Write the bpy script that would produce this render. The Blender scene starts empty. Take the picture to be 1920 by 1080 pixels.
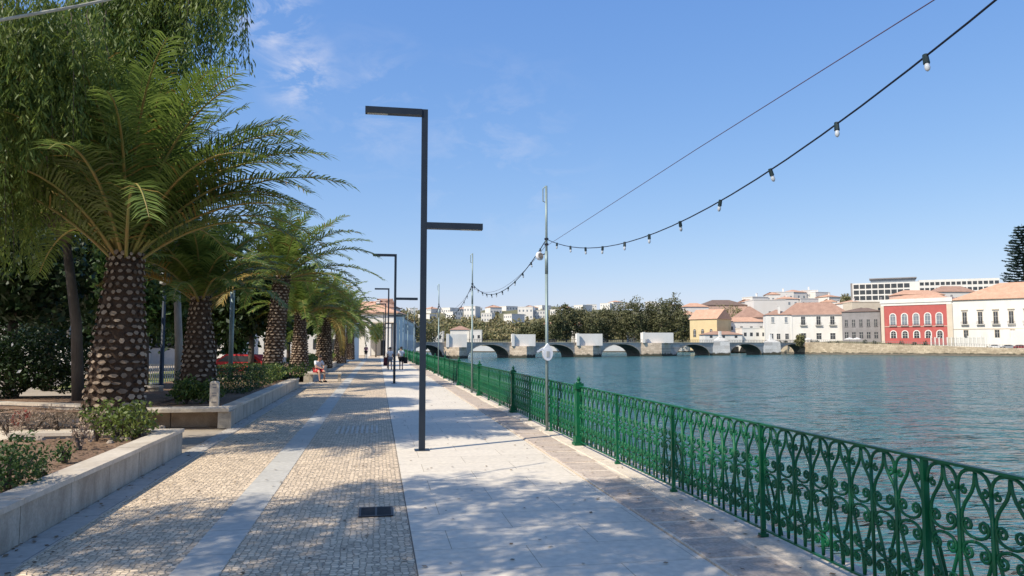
import bpy, math, random
import numpy as np
from mathutils import Vector, Matrix
rnd = random.Random(7)
nr = np.random.RandomState(11)
SC = bpy.context.scene
COL = SC.collection
R = math.radians

# ------------------------------------------------------------------ camera
F, HY, VX, H = 1390.0, 644.0, 708.0, 1.9          # focal length / horizon / vanishing point in photo pixels, eye height
PIT = math.atan((HY - 540) / F)
YAW = math.atan((960 - VX) / math.hypot(F, HY - 540))
cam = bpy.data.cameras.new("camera")
cam.sensor_width = 36; cam.lens = F / 1920 * 36
cam.clip_start = 0.05; cam.clip_end = 6000
camo = bpy.data.objects.new("camera", cam); COL.objects.link(camo)
camo.location = (0, 0, H)
camo.rotation_euler = (math.pi / 2 + PIT, 0, -YAW)
SC.camera = camo

# ------------------------------------------------------------------ light
SUN_EL = R(47)
TO_SUN = Vector((-0.887 * math.cos(SUN_EL), -0.462 * math.cos(SUN_EL), math.sin(SUN_EL)))
world = bpy.data.worlds.new("World"); SC.world = world; world.use_nodes = True
nt = world.node_tree; nt.nodes.clear()
sky = nt.nodes.new("ShaderNodeTexSky"); sky.sky_type = 'NISHITA'; sky.sun_disc = False
sky.sun_elevation = SUN_EL; sky.sun_rotation = math.atan2(TO_SUN.x, TO_SUN.y)
sky.altitude = 0; sky.air_density = 1.0; sky.dust_density = 0.6; sky.ozone_density = 3.0
bg = nt.nodes.new("ShaderNodeBackground"); bg.inputs[1].default_value = 0.14
wo = nt.nodes.new("ShaderNodeOutputWorld")
nt.links.new(bg.outputs[0], wo.inputs[0])
sun = bpy.data.lights.new("sun", 'SUN'); sun.energy = 4.6; sun.angle = R(0.53); sun.color = (1.0, 0.93, 0.80)
suno = bpy.data.objects.new("sun", sun); COL.objects.link(suno)
suno.rotation_euler = TO_SUN.to_track_quat('Z', 'Y').to_euler()
SC.view_settings.view_transform = 'Standard'; SC.view_settings.look = 'None'
SC.view_settings.exposure = 0.30; SC.view_settings.gamma = 1.0
SC.cycles.max_bounces = 6; SC.cycles.transparent_max_bounces = 8
SC.cycles.caustics_reflective = False; SC.cycles.caustics_refractive = False

# thin clouds: a soft patch of wisps in the upper left of the view, mixed into the sky by direction
def world_clouds():
    n = nt.nodes; l = nt.links
    tc = n.new("ShaderNodeTexCoord")
    mp = n.new("ShaderNodeMapping"); mp.inputs['Rotation'].default_value = (0.0, 0.25, 0.1)
    mp.inputs['Scale'].default_value = (9, 9, 20)
    l.new(tc.outputs['Generated'], mp.inputs[0])
    nz = n.new("ShaderNodeTexNoise"); nz.inputs['Scale'].default_value = 1.15; nz.inputs['Detail'].default_value = 9
    nz.inputs['Roughness'].default_value = 0.62; nz.inputs['Distortion'].default_value = 0.5
    l.new(mp.outputs[0], nz.inputs[0])
    rp = n.new("ShaderNodeMapRange"); rp.inputs[1].default_value = 0.50; rp.inputs[2].default_value = 0.78
    l.new(nz.outputs[0], rp.inputs[0])
    tot = None
    for (px, py, rad, amp) in ((505, 30, 0.075, 1.3), (565, 140, 0.07, 1.3), (700, 200, 0.13, .4), (930, 290, 0.18, .35)):
        d = Vector(ray(px, py)).normalized()
        dt = n.new("ShaderNodeVectorMath"); dt.operation = 'DISTANCE'; dt.inputs[1].default_value = d
        nv = n.new("ShaderNodeVectorMath"); nv.operation = 'NORMALIZE'; l.new(tc.outputs['Generated'], nv.inputs[0])
        l.new(nv.outputs[0], dt.inputs[0])
        mr = n.new("ShaderNodeMapRange"); mr.interpolation_type = 'SMOOTHSTEP'
        mr.inputs[1].default_value = rad; mr.inputs[2].default_value = 0.0
        mr.inputs[3].default_value = 0.0; mr.inputs[4].default_value = amp
        l.new(dt.outputs['Value'], mr.inputs[0])
        if tot is None: tot = mr.outputs[0]
        else:
            a = n.new("ShaderNodeMath"); a.operation = 'MAXIMUM'; l.new(tot, a.inputs[0]); l.new(mr.outputs[0], a.inputs[1]); tot = a.outputs[0]
    mu = n.new("ShaderNodeMath"); mu.operation = 'MULTIPLY'; l.new(rp.outputs[0], mu.inputs[0]); l.new(tot, mu.inputs[1])
    mx = n.new("ShaderNodeMix"); mx.data_type = 'RGBA'; l.new(mu.outputs[0], mx.inputs[0])
    hs = n.new("ShaderNodeHueSaturation"); hs.inputs['Saturation'].default_value = SKYSAT; hs.inputs['Value'].default_value = SKYVAL
    l.new(sky.outputs[0], hs.inputs['Color'])
    sp = n.new("ShaderNodeSeparateColor"); l.new(hs.outputs[0], sp.inputs[0]); cb = n.new("ShaderNodeCombineColor")
    K = 0.172
    for ch, (A, e) in enumerate(((.76, .80), (.735, .63), (.90, .35))):     # tone of the sky: less glare towards the horizon
        pw = n.new("ShaderNodeMath"); pw.operation = 'MULTIPLY'; pw.inputs[1].default_value = K; l.new(sp.outputs[ch], pw.inputs[0])
        p2 = n.new("ShaderNodeMath"); p2.operation = 'POWER'; p2.inputs[1].default_value = e; l.new(pw.outputs[0], p2.inputs[0])
        p3 = n.new("ShaderNodeMath"); p3.operation = 'MULTIPLY'; p3.inputs[1].default_value = A/K; l.new(p2.outputs[0], p3.inputs[0])
        l.new(p3.outputs[0], cb.inputs[ch])
    l.new(cb.outputs[0], mx.inputs[6]); mx.inputs[7].default_value = (4.6, 4.7, 5.4, 1)
    l.new(mx.outputs[2], bg.inputs[0])
SKYSAT, SKYVAL = 1.12, 1.0

# ------------------------------------------------------------------ plan helpers (photo pixel -> point of the place)
C0 = np.array([0, 0, H])
fw = np.array([math.sin(YAW) * math.cos(PIT), math.cos(YAW) * math.cos(PIT), math.sin(PIT)])
rt = np.array([math.cos(YAW), -math.sin(YAW), 0.0]); upv = np.cross(rt, fw)
HF = np.array([math.sin(YAW), math.cos(YAW), 0.0])
def ray(x, y): return fw * F + rt * (x - 960) - upv * (y - 540)
world_clouds()
def G(x, y, z=0.0): d = ray(x, y); return C0 + d * (z - H) / d[2]          # on a level plane
def XP(x, y, X): d = ray(x, y); return C0 + d * X / d[0]                    # on the plane x = X
def W(x, y, v): d = ray(x, y); return C0 + d * v / float(d @ HF)            # at forward distance v
def UV(u, v): return rt * u + HF * v                                        # level plan coordinates across the river
def ZY(y, v): return H + (HY - y) * v / F
WL = -2.1

# ------------------------------------------------------------------ mesh builder
class MB:
    def __init__(s): s.v = []; s.f = []; s.m = []
    def add(s, vs, fs, mi=0):
        o = len(s.v); s.v += [tuple(map(float, p)) for p in vs]
        s.f += [tuple(i + o for i in f) for f in fs]; s.m += [mi] * len(fs)
        return s
    def bx(s, x0, x1, y0, y1, z0, z1, mi=0):
        return s.add([(x0,y0,z0),(x1,y0,z0),(x1,y1,z0),(x0,y1,z0),(x0,y0,z1),(x1,y0,z1),(x1,y1,z1),(x0,y1,z1)],
            [(0,3,2,1),(4,5,6,7),(0,1,5,4),(1,2,6,5),(2,3,7,6),(3,0,4,7)], mi)
    def bev(s, x0, x1, y0, y1, z0, z1, b, mi=0):
        # box with chamfered top edges
        return s.add([(x0,y0,z0),(x1,y0,z0),(x1,y1,z0),(x0,y1,z0),(x0,y0,z1-b),(x1,y0,z1-b),(x1,y1,z1-b),(x0,y1,z1-b),
                      (x0+b,y0+b,z1),(x1-b,y0+b,z1),(x1-b,y1-b,z1),(x0+b,y1-b,z1)],
            [(0,3,2,1),(0,1,5,4),(1,2,6,5),(2,3,7,6),(3,0,4,7),(4,5,9,8),(5,6,10,9),(6,7,11,10),(7,4,8,11),(8,9,10,11)], mi)
    def rbox(s, c, sz, rz=0, mi=0, tilt=0):
        m = Matrix.Translation(c) @ Matrix.Rotation(rz, 4, 'Z') @ Matrix.Rotation(tilt, 4, 'X')
        hx, hy, hz = [q / 2 for q in sz]
        vs = [m @ Vector(p) for p in ((-hx,-hy,-hz),(hx,-hy,-hz),(hx,hy,-hz),(-hx,hy,-hz),(-hx,-hy,hz),(hx,-hy,hz),(hx,hy,hz),(-hx,hy,hz))]
        return s.add(vs, [(0,3,2,1),(4,5,6,7),(0,1,5,4),(1,2,6,5),(2,3,7,6),(3,0,4,7)], mi)
    def tube(s, pts, r, n=6, mi=0, cap=True, flat=None):
        pts = [Vector(p) for p in pts]; N = len(pts)
        rs = r if isinstance(r, (list, tuple)) else [r] * N
        ref = Vector((0.123, 0.97, 0.2)).normalized(); vs = []; fs = []
        for i, p in enumerate(pts):
            t = (pts[min(i+1, N-1)] - pts[max(i-1, 0)])
            if t.length < 1e-9: t = Vector((0, 0, 1))
            t.normalize()
            if flat is not None: a = Vector(flat)
            else:
                a = ref - t * ref.dot(t)
                if a.length < 1e-3: a = Vector((1, 0, 0)) - t * t.x
                a.normalize(); ref = a
            b = t.cross(a).normalized()
            for k in range(n):
                w = 2 * math.pi * k / n
                vs.append(p + (a * math.cos(w) + b * math.sin(w)) * rs[i])
        for i in range(N-1):
            for k in range(n):
                k2 = (k+1) % n
                fs.append((i*n+k, i*n+k2, (i+1)*n+k2, (i+1)*n+k))
        if cap: fs.append(tuple(range(n))[::-1]); fs.append(tuple((N-1)*n+k for k in range(n)))
        return s.add(vs, fs, mi)
    def lathe(s, prof, n=16, c=(0,0,0), mi=0):
        vs = []; fs = []; N = len(prof)
        for (r, z) in prof:
            for k in range(n):
                w = 2*math.pi*k/n; vs.append((c[0]+r*math.cos(w), c[1]+r*math.sin(w), c[2]+z))
        for i in range(N-1):
            for k in range(n):
                k2=(k+1)%n; fs.append((i*n+k,i*n+k2,(i+1)*n+k2,(i+1)*n+k))
        fs.append(tuple(range(n))[::-1]); fs.append(tuple((N-1)*n+k for k in range(n)))
        return s.add(vs, fs, mi)
    def build(s, name, mats, parent=None, loc=None, smooth=False):
        me = bpy.data.meshes.new(name); me.from_pydata(s.v, [], s.f)
        if not isinstance(mats, (list, tuple)): mats = [mats]
        for m in mats: me.materials.append(m)
        me.polygons.foreach_set('material_index', s.m)
        if smooth: me.polygons.foreach_set('use_smooth', [True] * len(s.f))
        me.update()
        return link(me, name, parent, loc)
def link(me, name, parent=None, loc=None):
    o = bpy.data.objects.new(name, me); COL.objects.link(o)
    if parent is not None: o.parent = parent
    if loc is not None: o.location = loc
    return o
def np_mesh(name, V, Q, mats, parent=None, mi=None, loc=None):
    me = bpy.data.meshes.new(name); V = np.asarray(V, dtype=np.float32); Q = np.asarray(Q, dtype=np.int32)
    me.vertices.add(len(V)); me.vertices.foreach_set('co', V.ravel())
    me.loops.add(Q.size); me.loops.foreach_set('vertex_index', Q.ravel())
    k = Q.shape[1]; me.polygons.add(len(Q)); me.polygons.foreach_set('loop_start', np.arange(0, Q.size, k, dtype=np.int32))
    if not isinstance(mats, (list, tuple)): mats = [mats]
    for m in mats: me.materials.append(m)
    if mi is not None: me.polygons.foreach_set('material_index', np.asarray(mi, dtype=np.int32))
    me.update(calc_edges=True); me.validate()
    return link(me, name, parent, loc)
def tag(o, label, cat, group=None, kind=None):
    o['label'] = label; o['category'] = cat
    if group: o['group'] = group
    if kind: o['kind'] = kind
    return o
def thing(name, label, cat, loc=(0,0,0), rz=0, group=None):
    o = bpy.data.objects.new(name, None); COL.objects.link(o); o.empty_display_size = 0.2
    o.location = loc; o.rotation_euler = (0, 0, rz)
    return tag(o, label, cat, group)
def struct(o): o['kind'] = 'structure'; return o
def kids(o): return [c for c in bpy.data.objects if c.parent == o]
def copy_tree(o, parent=None, _map=None):
    if _map is None:
        _map = {}
        for c in bpy.data.objects:
            if c.parent: _map.setdefault(c.parent, []).append(c)
    c = o.copy(); COL.objects.link(c); c.parent = parent
    for ch in _map.get(o, []): copy_tree(ch, c, _map)
    return c
ORD = ['first','second','third','fourth','fifth','sixth','seventh','eighth','ninth','tenth','eleventh','twelfth','thirteenth',
       'fourteenth','fifteenth','sixteenth','seventeenth','eighteenth','nineteenth','twentieth','twenty-first','twenty-second',
       'twenty-third','twenty-fourth','twenty-fifth','twenty-sixth','twenty-seventh','twenty-eighth','twenty-ninth','thirtieth']

# ------------------------------------------------------------------ materials
def mat(name, c1, c2=None, scale=3.0, detail=4, contrast=0.5, rough=0.8, spec=0.3, metal=0.0, bump=0.0, bscale=None, stretch=None, fine=0.0):
    m = bpy.data.materials.new(name); m.use_nodes = True
    n = m.node_tree.nodes; l = m.node_tree.links; p = n['Principled BSDF']
    p.inputs['Roughness'].default_value = rough; p.inputs['Metallic'].default_value = metal
    p.inputs['Specular IOR Level'].default_value = spec
    if c2 is None: c2 = tuple(x * 0.75 for x in c1)
    tc = n.new("ShaderNodeTexCoord"); mp = n.new("ShaderNodeMapping"); l.new(tc.outputs['Object'], mp.inputs[0])
    if stretch: mp.inputs['Scale'].default_value = stretch
    nz = n.new("ShaderNodeTexNoise"); nz.inputs['Scale'].default_value = scale; nz.inputs['Detail'].default_value = detail
    nz.inputs['Roughness'].default_value = 0.6
    l.new(mp.outputs[0], nz.inputs[0])
    mr = n.new("ShaderNodeMapRange"); mr.inputs[1].default_value = 0.5 - 0.3 * contrast; mr.inputs[2].default_value = 0.5 + 0.3 * contrast
    l.new(nz.outputs[0], mr.inputs[0])
    mx = n.new("ShaderNodeMix"); mx.data_type = 'RGBA'
    l.new(mr.outputs[0], mx.inputs[0]); mx.inputs[6].default_value = (*c1, 1); mx.inputs[7].default_value = (*c2, 1)
    out = mx.outputs[2]
    if fine > 0:
        nf = n.new("ShaderNodeTexNoise"); nf.inputs['Scale'].default_value = scale * 14; nf.inputs['Detail'].default_value = 3
        l.new(tc.outputs['Object'], nf.inputs[0])
        m2 = n.new("ShaderNodeMapRange"); m2.inputs[1].default_value = .3; m2.inputs[2].default_value = .7
        m2.inputs[3].default_value = 1 - fine; m2.inputs[4].default_value = 1 + fine
        l.new(nf.outputs[0], m2.inputs[0])
        vm = n.new("ShaderNodeVectorMath"); vm.operation = 'SCALE'; l.new(out, vm.inputs[0]); l.new(m2.outputs[0], vm.inputs['Scale'])
        out = vm.outputs[0]
    l.new(out, p.inputs['Base Color'])
    if bump > 0:
        nb = n.new("ShaderNodeTexNoise"); nb.inputs['Scale'].default_value = bscale or scale * 5; nb.inputs['Detail'].default_value = 5
        l.new(mp.outputs[0], nb.inputs[0])
        bp = n.new("ShaderNodeBump"); bp.inputs['Strength'].default_value = bump; bp.inputs['Distance'].default_value = 0.03
        l.new(nb.outputs[0], bp.inputs['Height']); l.new(bp.outputs[0], p.inputs['Normal'])
    return m
def leafmat(name, c1, c2, trans=0.35, rough=0.5, cs=1.2):
    m = bpy.data.materials.new(name); m.use_nodes = True
    n = m.node_tree.nodes; l = m.node_tree.links; p = n['Principled BSDF']; out = n['Material Output']
    p.inputs['Roughness'].default_value = rough; p.inputs['Specular IOR Level'].default_value = 0.35
    ge = n.new("ShaderNodeNewGeometry"); tc = n.new("ShaderNodeTexCoord")
    nz = n.new("ShaderNodeTexNoise"); nz.inputs['Scale'].default_value = cs; nz.inputs['Detail'].default_value = 2
    l.new(tc.outputs['Object'], nz.inputs[0])
    ma = n.new("ShaderNodeMath"); ma.operation = 'MULTIPLY_ADD'; l.new(ge.outputs['Random Per Island'], ma.inputs[0]); ma.inputs[1].default_value = 0.6
    m2 = n.new("ShaderNodeMapRange"); m2.inputs[1].default_value = .35; m2.inputs[2].default_value = .65; m2.inputs[4].default_value = 0.5
    l.new(nz.outputs[0], m2.inputs[0]); l.new(m2.outputs[0], ma.inputs[2])
    mx = n.new("ShaderNodeMix"); mx.data_type = 'RGBA'; l.new(ma.outputs[0], mx.inputs[0])
    mx.inputs[6].default_value = (*c1, 1); mx.inputs[7].default_value = (*c2, 1)
    l.new(mx.outputs[2], p.inputs['Base Color'])
    tr = n.new("ShaderNodeBsdfTranslucent"); l.new(mx.outputs[2], tr.inputs[0])
    ms = n.new("ShaderNodeMixShader"); ms.inputs[0].default_value = trans
    l.new(p.outputs[0], ms.inputs[1]); l.new(tr.outputs[0], ms.inputs[2]); l.new(ms.outputs[0], out.inputs[0])
    return m
def cobblemat(name, c1, c2, joint, scale, bump=0.6):
    m = mat(name, c1, c2, scale=1.3, contrast=0.8, rough=0.75)
    n = m.node_tree.nodes; l = m.node_tree.links; p = n['Principled BSDF']
    tc = n.new("ShaderNodeTexCoord")
    vo = n.new("ShaderNodeTexVoronoi"); vo.feature = 'DISTANCE_TO_EDGE'; vo.inputs['Scale'].default_value = scale; vo.inputs['Randomness'].default_value = 0.5
    vc = n.new("ShaderNodeTexVoronoi"); vc.inputs['Scale'].default_value = scale; vc.inputs['Randomness'].default_value = 0.5
    l.new(tc.outputs['Object'], vo.inputs[0]); l.new(tc.outputs['Object'], vc.inputs[0])
    mr = n.new("ShaderNodeMapRange"); mr.inputs[1].default_value = 0.02; mr.inputs[2].default_value = 0.11
    l.new(vo.outputs['Distance'], mr.inputs[0])
    src = p.inputs['Base Color'].links[0].from_socket
    sp = n.new("ShaderNodeSeparateColor"); l.new(vc.outputs['Color'], sp.inputs[0])
    m3 = n.new("ShaderNodeMapRange"); m3.inputs[3].default_value = .72; m3.inputs[4].default_value = 1.2; l.new(sp.outputs[0], m3.inputs[0])
    vm = n.new("ShaderNodeVectorMath"); vm.operation = 'SCALE'; l.new(src, vm.inputs[0]); l.new(m3.outputs[0], vm.inputs['Scale'])
    mx = n.new("ShaderNodeMix"); mx.data_type = 'RGBA'; l.new(mr.outputs[0], mx.inputs[0]); mx.inputs[6].default_value = (*joint, 1)
    l.new(vm.outputs[0], mx.inputs[7]); l.new(mx.outputs[2], p.inputs['Base Color'])
    bp = n.new("ShaderNodeBump"); bp.inputs['Strength'].default_value = bump; bp.inputs['Distance'].default_value = 0.02
    l.new(mr.outputs[0], bp.inputs['Height']); l.new(bp.outputs[0], p.inputs['Normal'])
    return m
def slabmat(name, c1, c2, joint, w, h, bumpy=0.15, mortar=0.006):
    m = mat(name, c1, c2, scale=0.9, contrast=1.0, rough=0.7, fine=0.10, detail=6)
    n = m.node_tree.nodes; l = m.node_tree.links; p = n['Principled BSDF']
    tc = n.new("ShaderNodeTexCoord"); br = n.new("ShaderNodeTexBrick"); l.new(tc.outputs['Object'], br.inputs[0])
    br.inputs['Scale'].default_value = 1; br.inputs['Mortar Size'].default_value = mortar; br.inputs['Mortar Smooth'].default_value = 0.1
    br.inputs['Brick Width'].default_value = w; br.inputs['Row Height'].default_value = h
    br.inputs['Color1'].default_value = (1, 1, 1, 1); br.inputs['Color2'].default_value = (.93, .93, .93, 1); br.inputs['Mortar'].default_value = (*joint, 1)
    src = p.inputs['Base Color'].links[0].from_socket
    mx = n.new("ShaderNodeMix"); mx.data_type = 'RGBA'; mx.blend_type = 'MULTIPLY'; mx.inputs[0].default_value = 1
    l.new(src, mx.inputs[6]); l.new(br.outputs['Color'], mx.inputs[7]); l.new(mx.outputs[2], p.inputs['Base Color'])
    bp = n.new("ShaderNodeBump"); bp.inputs['Strength'].default_value = bumpy; bp.inputs['Distance'].default_value = 0.01; bp.invert = True
    l.new(br.outputs['Fac'], bp.inputs['Height']); l.new(bp.outputs[0], p.inputs['Normal'])
    return m
def tilemat(name, c1, c2, w=0.35):
    m = mat(name, c1, c2, scale=0.6, contrast=0.9, rough=0.85, fine=0.2)
    return m
def blockmat(name, c1, c2, w, h, joint=.55, tide=None, sc=.5):
    m = mat(name, c1, c2, scale=sc, contrast=1.0, rough=.92, fine=.22, bump=.5, detail=6)
    n = m.node_tree.nodes; l = m.node_tree.links; p = n['Principled BSDF']
    ge = n.new("ShaderNodeNewGeometry"); sp = n.new("ShaderNodeSeparateXYZ"); l.new(ge.outputs['Position'], sp.inputs[0])
    ad = n.new("ShaderNodeMath"); ad.operation = 'SUBTRACT'; l.new(sp.outputs[0], ad.inputs[0]); l.new(sp.outputs[1], ad.inputs[1])
    cb = n.new("ShaderNodeCombineXYZ"); l.new(ad.outputs[0], cb.inputs[0]); l.new(sp.outputs[2], cb.inputs[1])
    br = n.new("ShaderNodeTexBrick"); l.new(cb.outputs[0], br.inputs[0]); br.inputs['Scale'].default_value = 1
    br.inputs['Brick Width'].default_value = w; br.inputs['Row Height'].default_value = h; br.inputs['Mortar Size'].default_value = .035; br.inputs['Mortar Smooth'].default_value = .4
    br.inputs['Color1'].default_value = (1,1,1,1); br.inputs['Color2'].default_value = (.68,.66,.64,1); br.inputs['Mortar'].default_value = (joint,joint,joint,1)
    src = p.inputs['Base Color'].links[0].from_socket
    mx = n.new("ShaderNodeMix"); mx.data_type = 'RGBA'; mx.blend_type = 'MULTIPLY'; mx.inputs[0].default_value = 1
    l.new(src, mx.inputs[6]); l.new(br.outputs['Color'], mx.inputs[7]); out = mx.outputs[2]
    if tide is not None:      # weed and tide stain just above the water
        nz = n.new("ShaderNodeTexNoise"); nz.inputs['Scale'].default_value = .9; nz.inputs['Detail'].default_value = 5; l.new(ge.outputs['Position'], nz.inputs[0])
        m1 = n.new("ShaderNodeMath"); m1.operation = 'MULTIPLY_ADD'; l.new(nz.outputs[0], m1.inputs[0]); m1.inputs[1].default_value = -1.3; l.new(sp.outputs[2], m1.inputs[2])
        mr = n.new("ShaderNodeMapRange"); mr.inputs[1].default_value = tide-.75; mr.inputs[2].default_value = tide-.40; l.new(m1.outputs[0], mr.inputs[0])
        m2 = n.new("ShaderNodeMix"); m2.data_type = 'RGBA'; l.new(mr.outputs[0], m2.inputs[0]); m2.inputs[6].default_value = (.075,.07,.05,1); l.new(out, m2.inputs[7]); out = m2.outputs[2]
    l.new(out, p.inputs['Base Color'])
    return m
def watermat():
    m = bpy.data.materials.new("river_water"); m.use_nodes = True
    n = m.node_tree.nodes; l = m.node_tree.links; p = n['Principled BSDF']
    p.inputs['Base Color'].default_value = (0.042, 0.135, 0.148, 1); p.inputs['Roughness'].default_value = 0.17
    p.inputs['IOR'].default_value = 1.33; p.inputs['Specular IOR Level'].default_value = 0.5
    tc = n.new("ShaderNodeTexCoord")
    prev = None
    for sc, st, dist, str_ in (((0.4, 1.0, 1), 0.75, 1.7, 1.0), ((.5, 1.3, 1), 2.3, .75, 1.0), ((1, 1.4, 1), 0.15, 3.0, 0.8)):
        mp = n.new("ShaderNodeMapping"); mp.inputs['Scale'].default_value = sc; mp.inputs['Rotation'].default_value = (0, 0, -0.35)
        l.new(tc.outputs['Object'], mp.inputs[0])
        nz = n.new("ShaderNodeTexNoise"); nz.inputs['Scale'].default_value = st; nz.inputs['Detail'].default_value = 2.5
        nz.inputs['Distortion'].default_value = 0.8; l.new(mp.outputs[0], nz.inputs[0])
        bp = n.new("ShaderNodeBump"); bp.inputs['Strength'].default_value = str_; bp.inputs['Distance'].default_value = dist
        l.new(nz.outputs[0], bp.inputs['Height'])
        if prev: l.new(prev, bp.inputs['Normal'])
        prev = bp.outputs[0]
    l.new(prev, p.inputs['Normal'])
    return m
def glassmat(name, col, alpha=0.25):
    m = bpy.data.materials.new(name); m.use_nodes = True
    n = m.node_tree.nodes; l = m.node_tree.links; out = n['Material Output']; p = n['Principled BSDF']
    p.inputs['Base Color'].default_value = (*col, 1); p.inputs['Roughness'].default_value = 0.05
    t = n.new("ShaderNodeBsdfTransparent"); ms = n.new("ShaderNodeMixShader"); ms.inputs[0].default_value = 1 - alpha
    l.new(p.outputs[0], ms.inputs[1]); l.new(t.outputs[0], ms.inputs[2]); l.new(ms.outputs[0], out.inputs[0])
    return m

M = {}
M['cobble'] = cobblemat('tan_cobble', (.80, .62, .42), (.64, .50, .35), (.33, .26, .185), 17.0, 0.6)
M['strip'] = slabmat('pale_granite_strip', (.58, .54, .46), (.47, .44, .38), (.45, .44, .42), 1.2, 0.9)
M['white_pave'] = slabmat('white_stone_slab', (.73, .64, .505), (.65, .57, .46), (.50, .465, .40), 1.4, 0.7, mortar=0.004)
M['kerb_brown'] = mat('worn_brown_stone', (.60, .49, .39), (.38, .30, .24), scale=2.2, contrast=0.9, rough=0.85, bump=0.5, fine=.2, stretch=(1, 2.6, 1))
M['mortar'] = mat('pale_mortar', (.72, .61, .48), (.56, .47, .37), scale=3, contrast=.8, bump=.3, fine=.15)
M['marble'] = mat('weathered_marble', (.66, .59, .48), (.13, .105, .08), scale=3.0, contrast=1.25, rough=0.55, detail=8, stretch=(1, 1, .42), fine=.12, bump=.1)
M['marble_top'] = mat('marble_coping', (.72, .63, .51), (.44, .365, .28), scale=1.5, contrast=.9, rough=0.55, fine=.1)
M['soil'] = mat('brown_soil', (.16, .095, .06), (.26, .17, .11), scale=2.5, contrast=.8, rough=.95, bump=.9, bscale=14, fine=.3)
M['park'] = mat('park_sand_ground', (.42, .35, .27), (.30, .25, .19), scale=.35, contrast=.9, rough=.95, bump=.3, bscale=6, fine=.12)
M['stone'] = mat('rough_rock', (.38, .31, .24), (.24, .19, .15), scale=6, bump=.6)
M['green'] = mat('green_fence_paint', (.003, .130, .048), (.002, .068, .030), scale=3, contrast=1, rough=0.42, spec=.35)
M['foot'] = slabmat('grey_foot_slab', (.56, .50, .42), (.46, .41, .35), (.5, .5, .5), 1.2, 0.9)
M['lamp'] = mat('anthracite_steel', (.012, .020, .034), (.018, .028, .042), scale=2, rough=.45, spec=.35)
M['lens'] = mat('lamp_diffuser', (.55, .55, .52), rough=.4)
M['galv'] = mat('galvanised_pole', (.27, .33, .32), (.20, .26, .25), scale=3, rough=.45, metal=.3, contrast=.8)
M['cable'] = mat('black_cable', (.012, .015, .03), rough=.5)
M['wire'] = mat('purple_grey_wire', (.10, .06, .10), rough=.5)
M['socket'] = mat('dark_green_socket', (.012, .03, .035), rough=.5)
M['bulb'] = glassmat('clear_bulb_glass', (.5, .54, .58), .88)
M['whitep'] = mat('white_plastic', (.78, .79, .82), (.70, .71, .74), scale=8, rough=.4)
M['rope'] = mat('pale_cable', (.55, .52, .42), rough=.6)
M['bark'] = mat('grey_bark', (.14, .115, .09), (.07, .055, .045), scale=5, contrast=.8, bump=.8, stretch=(1, 1, .3))
M['bark_pale'] = mat('pale_bark', (.42, .36, .29), (.25, .21, .17), scale=5, contrast=.8, bump=.6, stretch=(1, 1, .3))
M['palm_core'] = mat('palm_core', (.050, .031, .021), (.105, .066, .042), scale=9, contrast=.8, rough=.95, bump=.8)
M['palm_scale'] = leafmat('palm_leaf_base', (.075, .05, .035), (.46, .35, .25), .0, .95, 1.6)
M['frond'] = leafmat('palm_leaflet', (.048, .092, .016), (.23, .30, .062), .40, .40)
M['frond_dry'] = leafmat('palm_leaflet_dry', (.22, .16, .04), (.34, .22, .05), .3, .6)
M['rachis'] = mat('frond_rib', (.24, .25, .07), (.30, .19, .06), scale=2, rough=.5)
M['pepper'] = leafmat('pepper_leaf', (.05, .105, .02), (.22, .27, .055), .42, .5)
M['pepper_blue'] = leafmat('pepper_leaf_cool', (.04, .09, .035), (.09, .15, .06), .3, .5)
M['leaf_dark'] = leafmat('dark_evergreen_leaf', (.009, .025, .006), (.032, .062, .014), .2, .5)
M['leaf_mid'] = leafmat('mid_green_leaf', (.03, .07, .015), (.09, .15, .035), .3, .5)
M['leaf_lime'] = leafmat('yellow_green_leaf', (.07, .12, .02), (.22, .26, .06), .3, .5)
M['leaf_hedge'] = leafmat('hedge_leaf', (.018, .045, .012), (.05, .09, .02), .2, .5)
M['leaf_far'] = leafmat('far_tree_leaf', (.10, .125, .045), (.30, .24, .12), .15, .7, .12)
M['leaf_cas'] = leafmat('dry_green_needle', (.06, .075, .03), (.19, .18, .085), .25, .7, .15)
M['dry'] = leafmat('dry_twig_leaf', (.30, .22, .16), (.45, .34, .26), .2, .8)
M['litter'] = leafmat('dry_litter', (.07, .045, .028), (.32, .22, .13), .1, .9)
M['redleaf'] = leafmat('red_leaf', (.20, .03, .025), (.30, .05, .04), .3, .6)
M['whiteflower'] = leafmat('white_blossom', (.6, .6, .58), (.8, .8, .78), .3, .6)
M['white'] = mat('whitewash', (.80, .77, .72), (.66, .62, .56), scale=.35, contrast=.9, rough=.85, fine=.06, stretch=(1,1,.35), detail=7)
M['white_far'] = mat('far_whitewash', (.76, .72, .68), (.66, .62, .57), scale=.12, contrast=.8, rough=.9)
M['cream'] = mat('cream_plaster', (.66, .57, .45), (.58, .49, .38), scale=.4, contrast=.7, rough=.9)
M['yellow'] = mat('yellow_plaster', (.68, .54, .31), (.60, .46, .26), scale=.4, contrast=.7, rough=.9)
M['red'] = mat('red_plaster', (.50, .125, .11), (.42, .10, .09), scale=.5, contrast=.7, rough=.85)
M['pink'] = mat('pale_pink_plaster', (.62, .42, .33), (.55, .37, .3), scale=.4, rough=.9)
M['greyp'] = mat('grey_plaster', (.30, .28, .28), (.24, .225, .22), scale=.4, rough=.9)
M['roof_or'] = tilemat('orange_roof_tile', (.60, .37, .25), (.46, .26, .17))
M['roof_br'] = tilemat('brown_roof_tile', (.42, .26, .19), (.28, .17, .125))
M['roof_dk'] = tilemat('dark_roof_tile', (.15, .105, .085), (.20, .14, .11))
M['pane'] = mat('dark_window_glass', (.03, .035, .04), (.06, .065, .07), scale=.8, rough=.15, spec=.6)
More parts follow.
